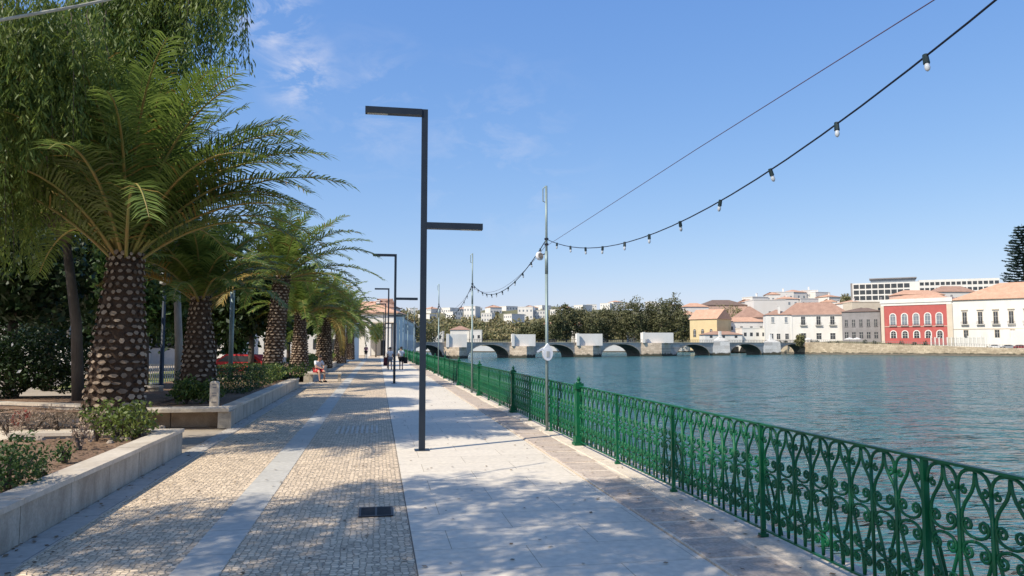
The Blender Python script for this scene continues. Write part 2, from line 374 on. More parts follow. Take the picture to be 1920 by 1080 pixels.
M['pane_lt'] = mat('grey_window_glass', (.16, .19, .22), (.24, .26, .28), scale=1, rough=.2, spec=.6)
M['iron'] = mat('dark_iron', (.03, .03, .035), rough=.5)
M['bstone'] = blockmat('bridge_stone', (.86, .70, .53), (.60, .48, .36), 1.1, .5, .6, -2.1+.75)
M['bwall'] = blockmat('bridge_plaster', (.70, .63, .55), (.52, .46, .40), 1.6, .7, .85, -2.1+.6, .35)
M['qstone'] = blockmat('quay_wall_stone', (.66, .54, .38), (.45, .365, .26), 1.6, .6, .6, -2.1+.7, .25)
M['qdark'] = mat('tide_stain_vault_shade_stone', (.14, .12, .095), (.20, .17, .13), scale=1, rough=.8)  # tide stain on the quay walls, painted shade on the bridge vaults
M['hill'] = mat('dry_hillside', (.20, .17, .10), (.10, .11, .05), scale=.02, contrast=.9, rough=1, detail=8)
M['quayg'] = mat('quay_pavement', (.50, .46, .40), (.42, .38, .33), scale=.2, rough=.9)
M['wpier'] = blockmat('limewashed_pier', (.80, .77, .72), (.70, .66, .60), 3.0, 1.2, .92, -2.1+.8)
M['skin'] = mat('skin', (.55, .32, .22), rough=.5)
M['shirt'] = mat('white_cotton', (.76, .76, .78), rough=.9)
M['shorts'] = mat('red_cotton', (.50, .04, .05), rough=.9)
M['hair'] = mat('dark_hair', (.03, .02, .015), rough=.6)
M['black'] = mat('black_fabric', (.015, .015, .018), rough=.7)
M['grey'] = mat('grey_cotton', (.25, .25, .28), rough=.9)
M['pinkc'] = mat('pink_cotton', (.6, .25, .25), rough=.9)
M['redcan'] = mat('red_canvas', (.62, .045, .05), rough=.7)
M['carw'] = mat('white_car_paint', (.75, .75, .76), rough=.25, spec=.5)
M['carr'] = mat('dark_red_car_paint', (.22, .02, .03), rough=.25, spec=.5)
M['carg'] = mat('grey_car_paint', (.3, .32, .35), rough=.25, spec=.5)
M['water'] = watermat()
M['grass'] = mat('patchy_grass', (.10, .15, .03), (.25, .22, .08), scale=.6, rough=.95, fine=.3)

# ------------------------------------------------------------------ setting: river, banks, paving
struct(MB().add([(-1500,-600,WL),(2500,-600,WL),(2500,3000,WL),(-1500,3000,WL)], [(0,1,2,3)]).build('water', M['water']))
FX0, FSL = 3.74, -0.0045
def fx(y): return FX0 + FSL * y
QX = 4.02
YE = 205.0   # end of the straight promenade
struct(MB().add([(-600,-60,-.008),(QX-.35,-60,-.008),(QX-.35,YE,-.008),(-600,YE,-.008)], [(0,1,2,3)]).build('ground', M['park']))
X_STR0, X_STR1, X_WH, X_BR, X_LT = -1.66, -1.26, .345, 2.86, 3.42
XW = -3.28
struct(MB().bx(XW+.30, X_STR0, -10, 118, -.05, 0.0).build('promenade_cobbles', M['cobble']))
struct(MB().bx(X_STR1, X_WH, -10, 118, -.05, 0.0).build('promenade_cobbles', M['cobble']))
struct(MB().bx(X_STR0, X_STR1, -10, 118, -.05, 0.004).build('paving_strip', M['strip']))
struct(MB().bx(X_WH+.012, X_BR, -10, 118, -.05, 0.006).build('promenade_slabs', M['white_pave']))
struct(MB().bx(X_WH, X_WH+.012, -10, 118, -.05, -0.002).build('paving_joint', M['qdark']))
struct(MB().bx(XW, XW+.30, -10, 118, -.05, 0.012).build('wall_foot_paving', M['foot']))
mb = MB().bx(X_BR+.01, X_LT+.05, -10, 118, -.05, 0.022)
struct(mb.build('kerb_bed', M['mortar']))
mb = MB(); y = -2.0
while y < 118:
    w = rnd.uniform(.55, .78); a = X_BR + rnd.uniform(.0, .03); b = X_LT + rnd.uniform(-.03, .04); z = .028 + rnd.uniform(-.005, .006)
    j = [rnd.uniform(-.012, .012) for _ in range(4)]
    mb.add([(a+j[0],y,0),(b,y+.012,0),(b+j[1],y+w-.042,0),(a+j[2],y+w-.04,0),
            (a+.02+j[0],y+.012,z),(b-.01,y+.02,z),(b-.012+j[1],y+w-.06,z),(a+.022+j[2],y+w-.06,z)],
           [(4,5,6,7),(0,1,5,4),(1,2,6,5),(2,3,7,6),(3,0,4,7)])
    y += w
struct(mb.build('kerb_stones', M['kerb_brown']))
mb = MB(); y = -10.0
while y < YE:
    mb.bev(X_LT+.05, QX, y, y+2.36, -.3, .035, .012); y += 2.4
    mb.bx(X_LT+.06, QX-.01, y-.04, y, -.3, .025)
struct(mb.build('quay_coping', M['mortar']))
tag(MB().bx(QX-.4, QX-.05, -60, YE, -6, -.3).build('quay_wall', M['qstone']), 'stone quay wall dropping to the water under the green railing', 'quay wall')
# the far banks as one sheet: sections start at the bank's edge and run inland
BP = [(-420,300,.4),(-200,318,.4),(-60,335,.4),(20,341,.5),(84,345,1.2),(103,305,2.0),(109,271,2.1),(133,249,1.2),(157,227,.1),(200,190,0),(300,110,0),(480,-40,0)]
BD = [(-.2,1),(-.1,1),(0,1),(.1,1),(.3,.95),(.6,.8),(.66,.75),(.68,.73),(.68,.73),(.7,.71),(.72,.69),(.75,.66)]
def sst(a, b, x): t = min(max((x-a)/(b-a), 0), 1); return t*t*(3-2*t)
def hills(u, v):
    g1 = 37 * sst(370, 740, v) * (1 - sst(130, 330, u)) * (0.93 + .06*math.sin(u*.021+1) + .04*math.sin(u*.05))
    g2 = 31 * math.exp(-((u-215)/105)**2 - ((v-490)/115)**2)
    return max(g1, g2, 14 * sst(300, 560, v + .5*u) * sst(50, 160, u))
def bank(s):
    i = min(int(s), len(BP)-2); f = s - i
    a, b = BP[i], BP[i+1]; c, d = BD[i], BD[i+1]
    return [a[k]*(1-f)+b[k]*f for k in range(3)], [c[k]*(1-f)+d[k]*f for k in range(2)]
ts = [0, 4, 10, 18, 30, 45, 60, 80, 100, 125, 150, 180, 210, 245, 280, 320, 360, 410, 460, 520, 600, 700, 900, 1300, 1900]
S = np.linspace(0, len(BP)-1, 89); V = []; Q = []
for s in S:
    p, d = bank(s)
    for t in ts:
        u = p[0]+d[0]*t; v = p[1]+d[1]*t
        zz = p[2] + hills(u, v) * sst(10, 40, t) + (rnd.uniform(-.5, .5) if t > 100 else 0)
        q = UV(u, v); V.append((q[0], q[1], zz))
nt_ = len(ts)
for i in range(len(S)-1):
    for j in range(nt_-1): Q.append((i*nt_+j, (i+1)*nt_+j, (i+1)*nt_+j+1, i*nt_+j+1))
hl = struct(np_mesh('hills', V, [q[::-1] for q in Q], M['hill']))
def hz(u, v):   # ground height across the river
    return hills(u, v) + .4
def hit(px, py, v0=360, v1=900):
    v = v0
    while v < v1:
        u = (px-960)/F*v
        if ZY(py, v) <= hz(u, v): break
        v += 3
    return (px-960)/F*v, v
# quay wall of the far bank
def wallstrip(i0, i1, name, m, label, top=0.0, thick=1.2, bot=-5, stain=True):
    mb = MB(); n = 24
    prev = None
    for k in range(n+1):
        p, d = bank(i0+(i1-i0)*k/n); q = UV(p[0]-d[0]*.15, p[1]-d[1]*.15); q2 = UV(p[0]+d[0]*thick, p[1]+d[1]*thick)
        c = (q, q2, p[2]+top)
        if prev:
            a, b, z = prev
            mb.add([(a[0],a[1],bot),(c[0][0],c[0][1],bot),(c[0][0],c[0][1],c[2]),(a[0],a[1],z),(b[0],b[1],z),(c[1][0],c[1][1],c[2])],
                   [(0,1,2,3),(3,2,5,4)], 0)
            if stain:
                e = .06; h2 = WL+.55
                a2 = a - HF*e; c2 = c[0] - HF*e
                mb.add([(a2[0],a2[1],bot),(c2[0],c2[1],bot),(c2[0],c2[1],h2),(a2[0],a2[1],h2)], [(0,1,2,3)], 1)
        prev = c
    return tag(mb.build(name, [m, M['qdark']]), label, 'quay wall')
wallstrip(5, 11, 'quay_wall', M['qstone'], 'long tan stone embankment wall below the red and white houses', top=.25)
wallstrip(0, 5, 'quay_wall', M['white'], 'low white embankment wall seen through the bridge arches', top=.3)

# ------------------------------------------------------------------ green railing
def bez(p0, p1, p2, p3, n=8):
    return [tuple((1-t)**3*a+3*(1-t)**2*t*b+3*(1-t)*t*t*c+t**3*d for a,b,c,d in zip(p0,p1,p2,p3)) for t in [i/n for i in range(n+1)]]
FH = 1.10; NM = 8; PL = 2.20; PW = (PL-.05)/NM
def spiral(cx, cz, r0, a0, turns, n=9):
    pts = []
    for i in range(n+1):
        t = i/n; a = a0+turns*2*math.pi*t; r = r0*(1-.72*t)
        pts.append((0, cx+r*math.cos(a), cz+r*math.sin(a)))
    return pts
def panel_mesh(low=False):
    mb = MB(); n = 4 if low else 6; sr = .0110
    for i in range(NM):
        y0 = .025+PW*i; y1 = y0+PW; ym = y0+PW/2; top = FH-.035
        # straight bar and the arch springing from it
        if i > 0: mb.tube([(0,y0,.07),(0,y0,top-.14)], .0135, n)
        mb.tube(bez((0,y0,top-.14),(0,y0,top-.03),(0,y0+PW*.22,top),(0,ym,top),6)+bez((0,ym,top),(0,y1-PW*.22,top),(0,y1,top-.03),(0,y1,top-.14),6)[1:], .012, n)
        for sg, yb in ((1,y0),(-1,y1)):
            # ribbon from the crown of the arch down to the bar, then away again to the foot
            mb.tube(bez((.012,ym,top-.005),(.012,ym-sg*.0,top-.20),(.012,yb+sg*.006,top-.17),(.012,yb+sg*.006,top-.36),6)
                    +bez((.012,yb+sg*.006,top-.36),(.012,yb+sg*.004,top-.62),(.012,ym-sg*.01,top-.66),(.012,ym-sg*.004,.085),8)[1:], .0115, n)
            if low: continue
            # volute inside the arch
            mb.tube(spiral(yb+sg*.052, top-.135, .030, math.pi/2 if sg>0 else math.pi/2, sg*1.15, 8), sr*.85, n)
        for zc, sc in ((top-.435, 1.0), (.275, .8)):
            for up in (1, -1):
                if low:
                    mb.tube([(0,y0+.03,zc+up*.09*sc),(0,ym,zc+up*.02),(0,y1-.03,zc+up*.09*sc)], .011, 4); continue
                for sg, yb in ((1,y0),(-1,y1)):
                    c = (yb+sg*.070, zc+up*.085*sc)
                    sp = spiral(c[0], c[1], .043*sc, math.pi if sg>0 else 0.0, (-sg*up)*1.25, 10)
                    mb.tube(bez((0,ym,zc+up*.012),(0,ym-sg*.05,zc+up*.012),(0,sp[0][1],zc+up*.03),sp[0],4)[:-1]+sp, sr, n)
    return mb
cst = lambda a: a
fence = thing('railing', 'long green wrought iron railing with arched scrollwork along the quay edge', 'railing', (fx(0), 0, .035), -math.atan(FSL))
fp0 = panel_mesh().build('panel', M['green'], fence, smooth=True)
fpl = panel_mesh(True).build('panel', M['green'], fence, smooth=True)
yb0 = 13.40
def post_mb():
    mb = MB().bx(-.022, .022, -.015, .015, 0, FH-.01).bx(-.04, .04, -.03, .03, -.001, .03)
    mb.tube([(.03,0,FH*.62),(.10,0,FH*.42),(.17,0,.15),(.20,0,.0)], .012, 5); mb.tube([(.03,0,.40),(.10,0,.22),(.12,0,.0)], .010, 5)
    return mb
def big_mb():
    mb = MB().bx(-.11, .11, -.11, .11, 0, .05).bx(-.09, .09, -.09, .09, .05, .16).bx(-.058, .058, -.058, .058, .16, FH-.07)
    mb.bx(-.085,.085,-.085,.085,FH-.07,FH-.02).bx(-.075,.075,-.075,.075,FH-.02,FH+.03)
    return mb
def fin_mb(): return MB().lathe([(.05,0),(.055,.015),(.03,.03),(.02,.04),(.034,.055),(.04,.075),(.032,.095),(.014,.11),(.009,.13),(.0,.135)], 12, (0,0,FH+.03))
post0 = post_mb().build('post', M['green'], fence)
big0 = big_mb().build('main_post', M['green'], fence); fin0 = fin_mb().build('finial', M['green'], big0, smooth=True)
first = {'n': True, 'l': True, 'p': True, 'b': True}
k = -5; endY = 0
pcount = 0
while yb0 + k*PL < 150:
    yy = yb0 + k*PL
    src, key = (fp0, 'n') if yy < 40 else (fpl, 'l')
    if first[key]: o = src; first[key] = False
    else: o = src.copy(); COL.objects.link(o)
    o.location = (0, yy, 0)
    if k % 3 == 0 and k >= 0:
        if first['b']: b = big0; first['b'] = False
        else:
            b = big0.copy(); COL.objects.link(b); f_ = fin0.copy(); COL.objects.link(f_); f_.parent = b
        b.location = (0, yy, 0)
    else:
        if first['p']: q = post0; first['p'] = False
        else: q = post0.copy(); COL.objects.link(q)
        q.location = (0, yy, 0)
    endY = yy + PL; k += 1
MB().bx(-.022, .022, yb0-5*PL, endY, FH-.03, FH-.012).build('top_rail', M['green'], fence)
MB().bx(-.014, .014, yb0-5*PL, endY, .062, .078).build('bottom_rail', M['green'], fence)

# ------------------------------------------------------------------ street lamps
LZ = W(793, 212, 13.55)[2]
LZ2 = W(850, 420, 13.55)[2]
def make_lamp():
    t = thing('street_lamp', '', 'street lamp')
    MB().bx(-.055,.055,-.055,.055,.012,LZ).build('pole', M['lamp'], t)
    MB().bx(-.13,.13,-.13,.13,.006,.018).build('base_plate', M['lamp'], t)
    for a, sg, zz in ((1.02, -1, LZ), (1.02, 1, LZ2)):
        x0, x1 = sorted((sg*.055, sg*(.055+a)))
        o = MB().bx(x0, x1, -.075, .075, zz-.115, zz-.002).build('lamp_arm', M['lamp'], t)
        xa, xb = sorted((sg*(a-.35), sg*(a+.02)))
        MB().bx(xa, xb, -.05, .05, zz-.122, zz-.1155).build('diffuser', M['lens'], o)
    return t
lamp0 = make_lamp()
LY = [13.45 + 22.45*i for i in range(5)]
LL = ['tall black twin-arm street lamp nearest the camera, planted in the white slabs', 'second black street lamp along the walk, beside the two walkers',
      'third black street lamp along the walk, beyond the two walkers', 'fourth black street lamp, small in the distance of the walk', 'farthest black street lamp, just before the arcade building']
for i, yy in enumerate(LY):
    o = lamp0 if i == 0 else copy_tree(lamp0)
    o.location = (.80, yy, 0); o['label'] = LL[i]; o['group'] = 'black street lamps along the promenade'

# ------------------------------------------------------------------ string light poles, cables
PY = [3.05]
for px in (1027, 889, 827): PY.append(float(XP(px, 644, 3.62)[1]))
PY[0] = 2.9
for i in range(5): PY.append(PY[-1] + 13.5)
PTOP = float(XP(1020, 358, fx(PY[1]))[2])
HATT = float(XP(1020, 455, fx(PY[1]))[2])
plabel = ['grey light pole at the railing, just outside the right of the view', 'tall grey pole at the railing with white box sign and floodlight', 'second grey pole behind the railing, left of the nearest one',
          'third grey pole on the railing, seen against the second bridge pier', 'fourth pole on the railing, far along the walk', 'fifth pole on the railing, far along the walk',
          'sixth pole on the railing, far along the walk', 'seventh pole on the railing, far along the walk', 'last pole on the railing, farthest along the walk']
def pole(i):
    yy = PY[i]; x = fx(yy) - .07
    t = thing('light_pole', plabel[i], 'pole', (x, yy, .035), 0, 'grey poles carrying the string lights')
    MB().tube([(0,0,0),(0,0,HATT-.75)], .034, 10).build('lower_tube', M['galv'], t, smooth=True)
    MB().tube([(0,0,HATT-.75),(0,0,PTOP-.035)], .026, 10).tube([(0,0,HATT-.8),(0,0,HATT-.3)], .036, 10).build('upper_tube', M['galv'], t, smooth=True)
    MB().bx(-.05,.05,-.05,.05,-.001,.015).build('foot_plate', M['galv'], t)
    h = PTOP
    MB().tube([(-.02,0,h-.05),(-.075,0,h-.10),(-.075,0,h-.38),(-.02,0,h-.40)], .012, 6).build('top_bracket', M['galv'], t)
    for zz in (HATT-.03, HATT-.15): MB().tube([(0,0,zz-.02),(0,0,zz+.02)], .045, 8).build('clamp', M['cable'], t)
    return t
for i in range(len(PY)): pole(i)
sag = .80
sock_mb = MB().tube([(0,0,.014),(0,0,-.055)], [.019,.022], 8)
bulb_mb = MB().lathe([(.009,-.046),(.013,-.056),(.018,-.074),(.019,-.09),(.014,-.106),(.005,-.115)], 10)
sock_o = bulb_o = None
slab = ['string of clear bulbs sweeping from the nearest pole over the railing to upper right', 'string of bulbs sagging between the nearest pole and the second pole', 'string of bulbs between the second and third railing poles',
        'string of bulbs between the third and fourth railing poles', 'string of bulbs between the fourth and fifth railing poles']
for i in range(5):
    a, b = PY[i], PY[i+1]; L = b-a
    xa, xb = fx(a)-.07, fx(b)-.07
    t = thing('string_lights', slab[i], 'string lights', (xa, a, HATT), 0, 'bulb strings along the railing')
    sg = sag if i == 0 else sag*(L/12.6)*.95
    f = lambda s: ((xb-xa)*s, L*s, -4*sg*s*(1-s))
    MB().tube([f(k/24) for k in range(25)], .0075 if i == 0 else .010, 6).build('cable', M['cable'], t)
    if i == 0:
        ss = [(float(XP(px, 400, 3.66)[1])-a)/L for px in (1049,1074,1102,1134,1175,1221,1279,1355,1450,1577,1750)]
    else: ss = [(k+.6)*1.02/L for k in range(int(L/1.02))]
    for s in ss:
        p = f(s); tilt = rnd.uniform(-.25, .25)
        if sock_o is None:
            sock_o = sock_mb.build('socket', M['socket'], t); bulb_o = bulb_mb.build('bulb', M['bulb'], sock_o, smooth=True); so = sock_o
        else:
            so = sock_o.copy(); COL.objects.link(so); so.parent = t
            bo = bulb_o.copy(); COL.objects.link(bo); bo.parent = so
        so.location = p; so.rotation_euler = (tilt, rnd.uniform(-.25, .1), 0)
# straight supporting wire
zA, zB = HATT-.15, float(XP(1755, 0, 3.66)[2])
wt = MB()
wt.tube([(fx(PY[0])-.05, PY[0], zB+.03), (fx(8)-.07, 8.0, (zA+zB)/2+.05), (fx(PY[1])-.07, PY[1], zA)], .0045, 5)
tag(wt.build('wire', M['wire']), 'thin straight wire above the bulb string, running to upper right', 'wire')
for i, lb in ((1, 'thin sagging wire between the nearest pole and the second pole'), (2, 'thin sagging wire between the second and third poles')):
    a, b = PY[i], PY[i+1]
    tag(MB().tube([(fx(a+(b-a)*s)-.07, a+(b-a)*s, HATT-.12-.9*4*s*(1-s)*.6) for s in [k/14 for k in range(15)]], .005, 4).build('wire', M['wire']), lb, 'wire', 'thin wires along the railing')
# floodlight and white sign on pole 1
fl = thing('floodlight', 'small round white floodlight fixed to the nearest grey pole', 'floodlight', (fx(PY[1])-.22, PY[1], ZY(478, 15.9)+.0), R(25))
MB().add(*(lambda m: (m.v, m.f))(MB().lathe([(.04,-.05),(.085,-.04),(.10,0),(.09,.015),(.07,.025)], 14))).build('housing', M['whitep'], fl, smooth=True).rotation_euler = (R(80), 0, 0)
o = MB().lathe([(.068,0),(.064,.012)], 14).build('lens', M['stone'], fl); o.rotation_euler = (R(80), 0, 0); o.location = (0, -.032, .005)
MB().tube([(.02,0,.02),(.16,.0,.06)], .012, 6).build('bracket', M['cable'], fl)
sg = thing('sign_box', 'white plastic box plate strapped to the nearest grey pole above the railing', 'sign', (fx(PY[1])-.07, PY[1]-.06, ZY(661, 15.9)), R(8))
mb = MB(); prof = []
for k in range(20):
    w = 2*math.pi*k/20; prof.append((.115*math.cos(w), .165*math.sin(w)-.01 if math.sin(w) < 0 else .10*math.sin(w)-.01))
prof2 = [(x, z) for x, z in prof]
mb.add([(x, -.035, z) for x, z in prof]+[(x, .03, z) for x, z in prof], [tuple(range(20))]+[tuple(range(39,19,-1))]+[(k,20+k,20+(k+1)%20,(k+1)%20) for k in range(20)])
mb.add([(-.11,-.03,.06),(.11,-.03,.06),(0,-.03,.20),(-.11,.03,.06),(.11,.03,.06),(0,.03,.20)], [(0,1,2),(5,4,3),(0,3,4,1),(1,4,5,2),(2,5,3,0)])
mb.build('box', M['whitep'], sg)
MB().add([(-.10,-.02,.10),(-.26,-.05,.03),(-.24,-.05,.0),(-.09,-.02,.06),(-.10,0,.10),(-.26,-.03,.03),(-.24,-.03,.0),(-.09,0,.06)], [(0,1,2,3),(7,6,5,4),(0,4,5,1),(1,5,6,2),(2,6,7,3)]).build('flap', M['whitep'], sg)
MB().bx(-.035,.035,-.042,-.0355,-.10,.03).build('plate', M['lens'], sg)
# pale cable at the top left
a, b = W(-80, 52, 7.0), W(330, -28, 8.5)
tag(MB().tube([a, (a+b)/2+np.array([0,0,-.02]), b], .017, 8).build('overhead_cable', M['rope']), 'pale overhead cable crossing the top left corner', 'cable')

# ------------------------------------------------------------------ palms
def frond_arrays(L, e0, bend, az, n_leaf, dry=False, seed=0, lw=.035, ll=.46):
    """one pinnate frond: returns (verts, quads, matidx)"""
    r_ = np.random.RandomState(seed); N = 14
    V = []; Q = []; MI = []
    pts = [np.zeros(3)]; e = e0; tg = []
    side_bend = r_.uniform(-.25, .25)
    for i in range(N):
        t = (i+.5)/N
        e = e0 - bend*(t**1.5)
        a = az + side_bend*t*t
        d = np.array([math.cos(a)*math.cos(e), math.sin(a)*math.cos(e), math.sin(e)])
        tg.append(d); pts.append(pts[-1] + d*L/N)
    tg.append(tg[-1]); pts = np.array(pts); tg = np.array(tg)
    def at(t):
        x = t*N; i = min(int(x), N-1); f = x-i
        d = tg[i]*(1-f)+tg[i+1]*f
        return pts[i]*(1-f)+pts[i+1]*f, d/np.linalg.norm(d)
    # rachis as 4-sided tapered tube
    for i in range(N+1):
        p = pts[i]; d = tg[i]; s = np.cross(d, [0,0,1.0]); s /= max(np.linalg.norm(s), 1e-6); u = np.cross(s, d)
        w = .026*(1-i/N)**.7+.005; h = w*.6
        for (x, y) in ((-1,-1),(1,-1),(1,1),(-1,1)): V.append(p+s*x*w+u*y*h)
    for i in range(N):
        for k in range(4):
            k2=(k+1)%4; Q.append((i*4+k,i*4+k2,i*4+4+k2,i*4+4+k)); MI.append(1)
    base = len(V)
    for j in range(n_leaf):
        t = .10 + .90*(j+.5)/n_leaf
        p, d = at(min(t, .999)); s = np.cross(d, [0,0,1.0]); s /= max(np.linalg.norm(s), 1e-6); u = np.cross(s, d)
        prof = min(1, (t-.04)/.20)*(1-.55*max(0,(t-.35)/.65)**1.6)
        for sd in (-1, 1):
            l = ll*prof*r_.uniform(.85, 1.1); fwd = .40+.55*t+r_.uniform(-.12,.12); up = .42 - .2*t + r_.uniform(-.25,.25)
            dr = s*sd + d*fwd + u*up; dr /= np.linalg.norm(dr)
            mid = p + dr*l*.55; dr2 = dr + np.array([0,0,-.30-.25*r_.rand()]); dr2 /= np.linalg.norm(dr2); tip = mid + dr2*l*.5
            wv = d*lw*.5*r_.uniform(.8,1.15)
            wv2 = wv*.9
            o = len(V); V += [p-wv*.6, p+wv*.6, mid+wv2, mid-wv2, tip+wv*.1, tip-wv*.1]
            Q += [(o,o+1,o+2,o+3),(o+3,o+2,o+4,o+5)]; m = 2 if dry or (r_.rand() < .03) else 0; MI += [m, m]
    return np.array(V), np.array(Q), MI
def palm(label, x, y, zb, ztop, rb, rtop, L, nf, seed, lean=(0,0), nl=46, rows=None, drop=1.0, dirs=None, ll=.46, lw=.035, emax=86, elo=12, bl=52, pw=.95):
    t = thing('palm_tree', label, 'palm tree', (x, y, zb), 0, 'canary palms in the planter row')
    r_ = random.Random(seed); hh = ztop - zb
    def ax(s): return Vector((lean[0]*s + 0.0, lean[1]*s, hh*s))
    def rad(s):
        b = rb*(1+.10*math.exp(-s*9)); r = b + (rtop-b)*min(1, s*1.02)**1.4
        return r + (.06*rb*math.sin(s*math.pi*1.5+.4))
    N = 12
    mb = MB().tube([ax(i/N) - Vector((0,0,.05 if i == 0 else 0)) for i in range(N+1)], [rad(i/N)*.90 for i in range(N+1)], 16)
    tk = mb.build('trunk', M['palm_core'], t, smooth=True)
    # old leaf bases in spiral rows
    mb = MB(); rowh = .128 if rows is None else hh/rows; nrow = int(hh/rowh); na = max(9, int(2*math.pi*rb/.20))
    for i in range(nrow+2):
        s = (i+.3)*rowh/hh
        if s > 1.05: break
        p = ax(min(s,1.02)); r = rad(min(s,1))
        for k in range(na):
            if r_.random() < .03: continue
            w = 2*math.pi*(k+.5*(i%2))/na + r_.uniform(-.09,.09)
            o = Vector((math.cos(w), math.sin(w), 0)); tn = Vector((-math.sin(w), math.cos(w), 0)); z = Vector((0,0,1))
            W2 = 2*math.pi*r/na*.46*r_.uniform(.62,1.12); HH = rowh*.50*r_.uniform(.6,1.15); pr = (.030+.022*r_.random())*(rb/.5)
            c = p + o*(r*.895) + z*r_.uniform(-.012,.012); vs = []
            shp = ((-1,-.05),(-.45,-.8),(.4,-.85),(1,0),(.5,.62),(-.45,.66)); up_ = r_.uniform(.2,.7)
            for (sc_, k_) in ((1.0, 0), (.86, 1.0)):
                for (gx, gz) in shp:
                    gx2 = gx*sc_*r_.uniform(.86,1.1); gz2 = gz*sc_*r_.uniform(.8,1.1)
                    vs.append(c + tn*gx2*W2 + z*(gz2*HH + pr*up_*k_) + o*pr*k_*(1 - .35*gz))
            mb.add(vs, [(6,7,8,9,10,11)], 1); mb.add(vs, [(g, (g+1)%6, 6+(g+1)%6, 6+g) for g in range(6)], 0)
    mb.build('leaf_scars', [M['palm_core'], M['palm_scale']], tk)
    # crown
    Vs = []; Qs = []; Ms = []; off = 0
    top = ax(1.0)
    def addf(fa, base):
        nonlocal off
        v, q, m = fa; Vs.append(v + np.array(base)); Qs.append(q+off); Ms.extend(m); off += len(v)
    for i in range(nf):
        s = (i+.5)/nf; az = i*2.39996 + r_.uniform(-.2,.2)
        e0 = R(emax - (emax-elo)*s**pw*drop) + r_.uniform(-.08,.08)
        bend = R(30 + bl*s + r_.uniform(-10,10)); LL_ = L*(.72+.28*min(1, s*2.2))*r_.uniform(.9,1.08)
        rr = rtop*.55*s
        addf(frond_arrays(LL_, e0, bend, az, nl, dry=(s > .92 and r_.random() < .25), seed=seed*100+i, ll=ll, lw=lw), (top.x+rr*math.cos(az), top.y+rr*math.sin(az), top.z+.25-.35*s))
    for k, (az, e0, bend, LL_) in enumerate(dirs or []):
        addf(frond_arrays(LL_, R(e0), R(bend), R(az), nl+8, seed=seed*100+500+k, ll=ll*1.08, lw=lw), (top.x+.2*math.cos(R(az)), top.y+.2*math.sin(R(az)), top.z+.1))
    np_mesh('crown', np.vstack(Vs), np.vstack(Qs), [M['frond'], M['rachis'], M['frond_dry']], t, Ms)
    return t
# azimuth 350 = straight to the right of the picture
p1 = W(215, 700, 13.9)
palm('big palm with thick scaly trunk at the front of the planter row, nearest the camera', p1[0], p1[1], .36, ZY(485, 13.9), .52, .35, 4.15, 70, 3, nl=62, pw=1.25, elo=40, bl=60, lean=(.12,0),
     dirs=[(350,54,68,4.3),(348,42,60,4.4),(352,68,75,4.1),(346,47,74,3.4),(350,82,40,4.1),(338,32,58,3.9),(356,62,62,3.8),(330,50,70,4.0)], ll=.66, lw=.044)
p2 = W(372, 700, 20.3)
palm('short stout palm with low crown beside the marble bench', p2[0], p2[1], .36, ZY(562, 20.3), .48, .29, 2.7, 50, 4, nl=50, emax=88, ll=.55, lw=.055, elo=32, bl=48)
def palm_px(px, v, ytop, rb, rt_, L, nf, seed, label, **k):
    q = W(px, 700, v); return palm(label, q[0], q[1], .3, ZY(ytop, v), rb, rt_, L, nf, seed, **k)
palm_px(508, 31, 522, .40, .40, 3.9, 44, 5, 'tall palm with slim pale trunk and wide arching crown, third in the row', nl=44, lean=(.35,0), ll=.62, lw=.07, elo=5, bl=60, dirs=[(350,40,70,4.2),(352,20,55,4.2),(345,60,80,4.0)])
palm_px(561, 40, 590, .48, .33, 3.4, 46, 6, 'palm with pale lit trunk and yellow-green crown, fourth in the row', nl=40, ll=.6, lw=.08, emax=90, elo=20, bl=45)
palm_px(607, 50, 595, .55, .45, 3.9, 46, 7, 'palm with dark shaded trunk and drooping crown, fifth in the row', nl=36, ll=.6, lw=.09, elo=-5, bl=62)
palm_px(637, 62, 602, .5, .4, 3.7, 44, 8, 'palm in the row behind the seated man, sixth in the row', nl=30, ll=.6, lw=.1, elo=0, bl=60)
palm_px(655, 76, 608, .5, .4, 3.6, 38, 9, 'last small-looking palm at the far end of the row', nl=28, ll=.6, lw=.12, elo=0, bl=60)

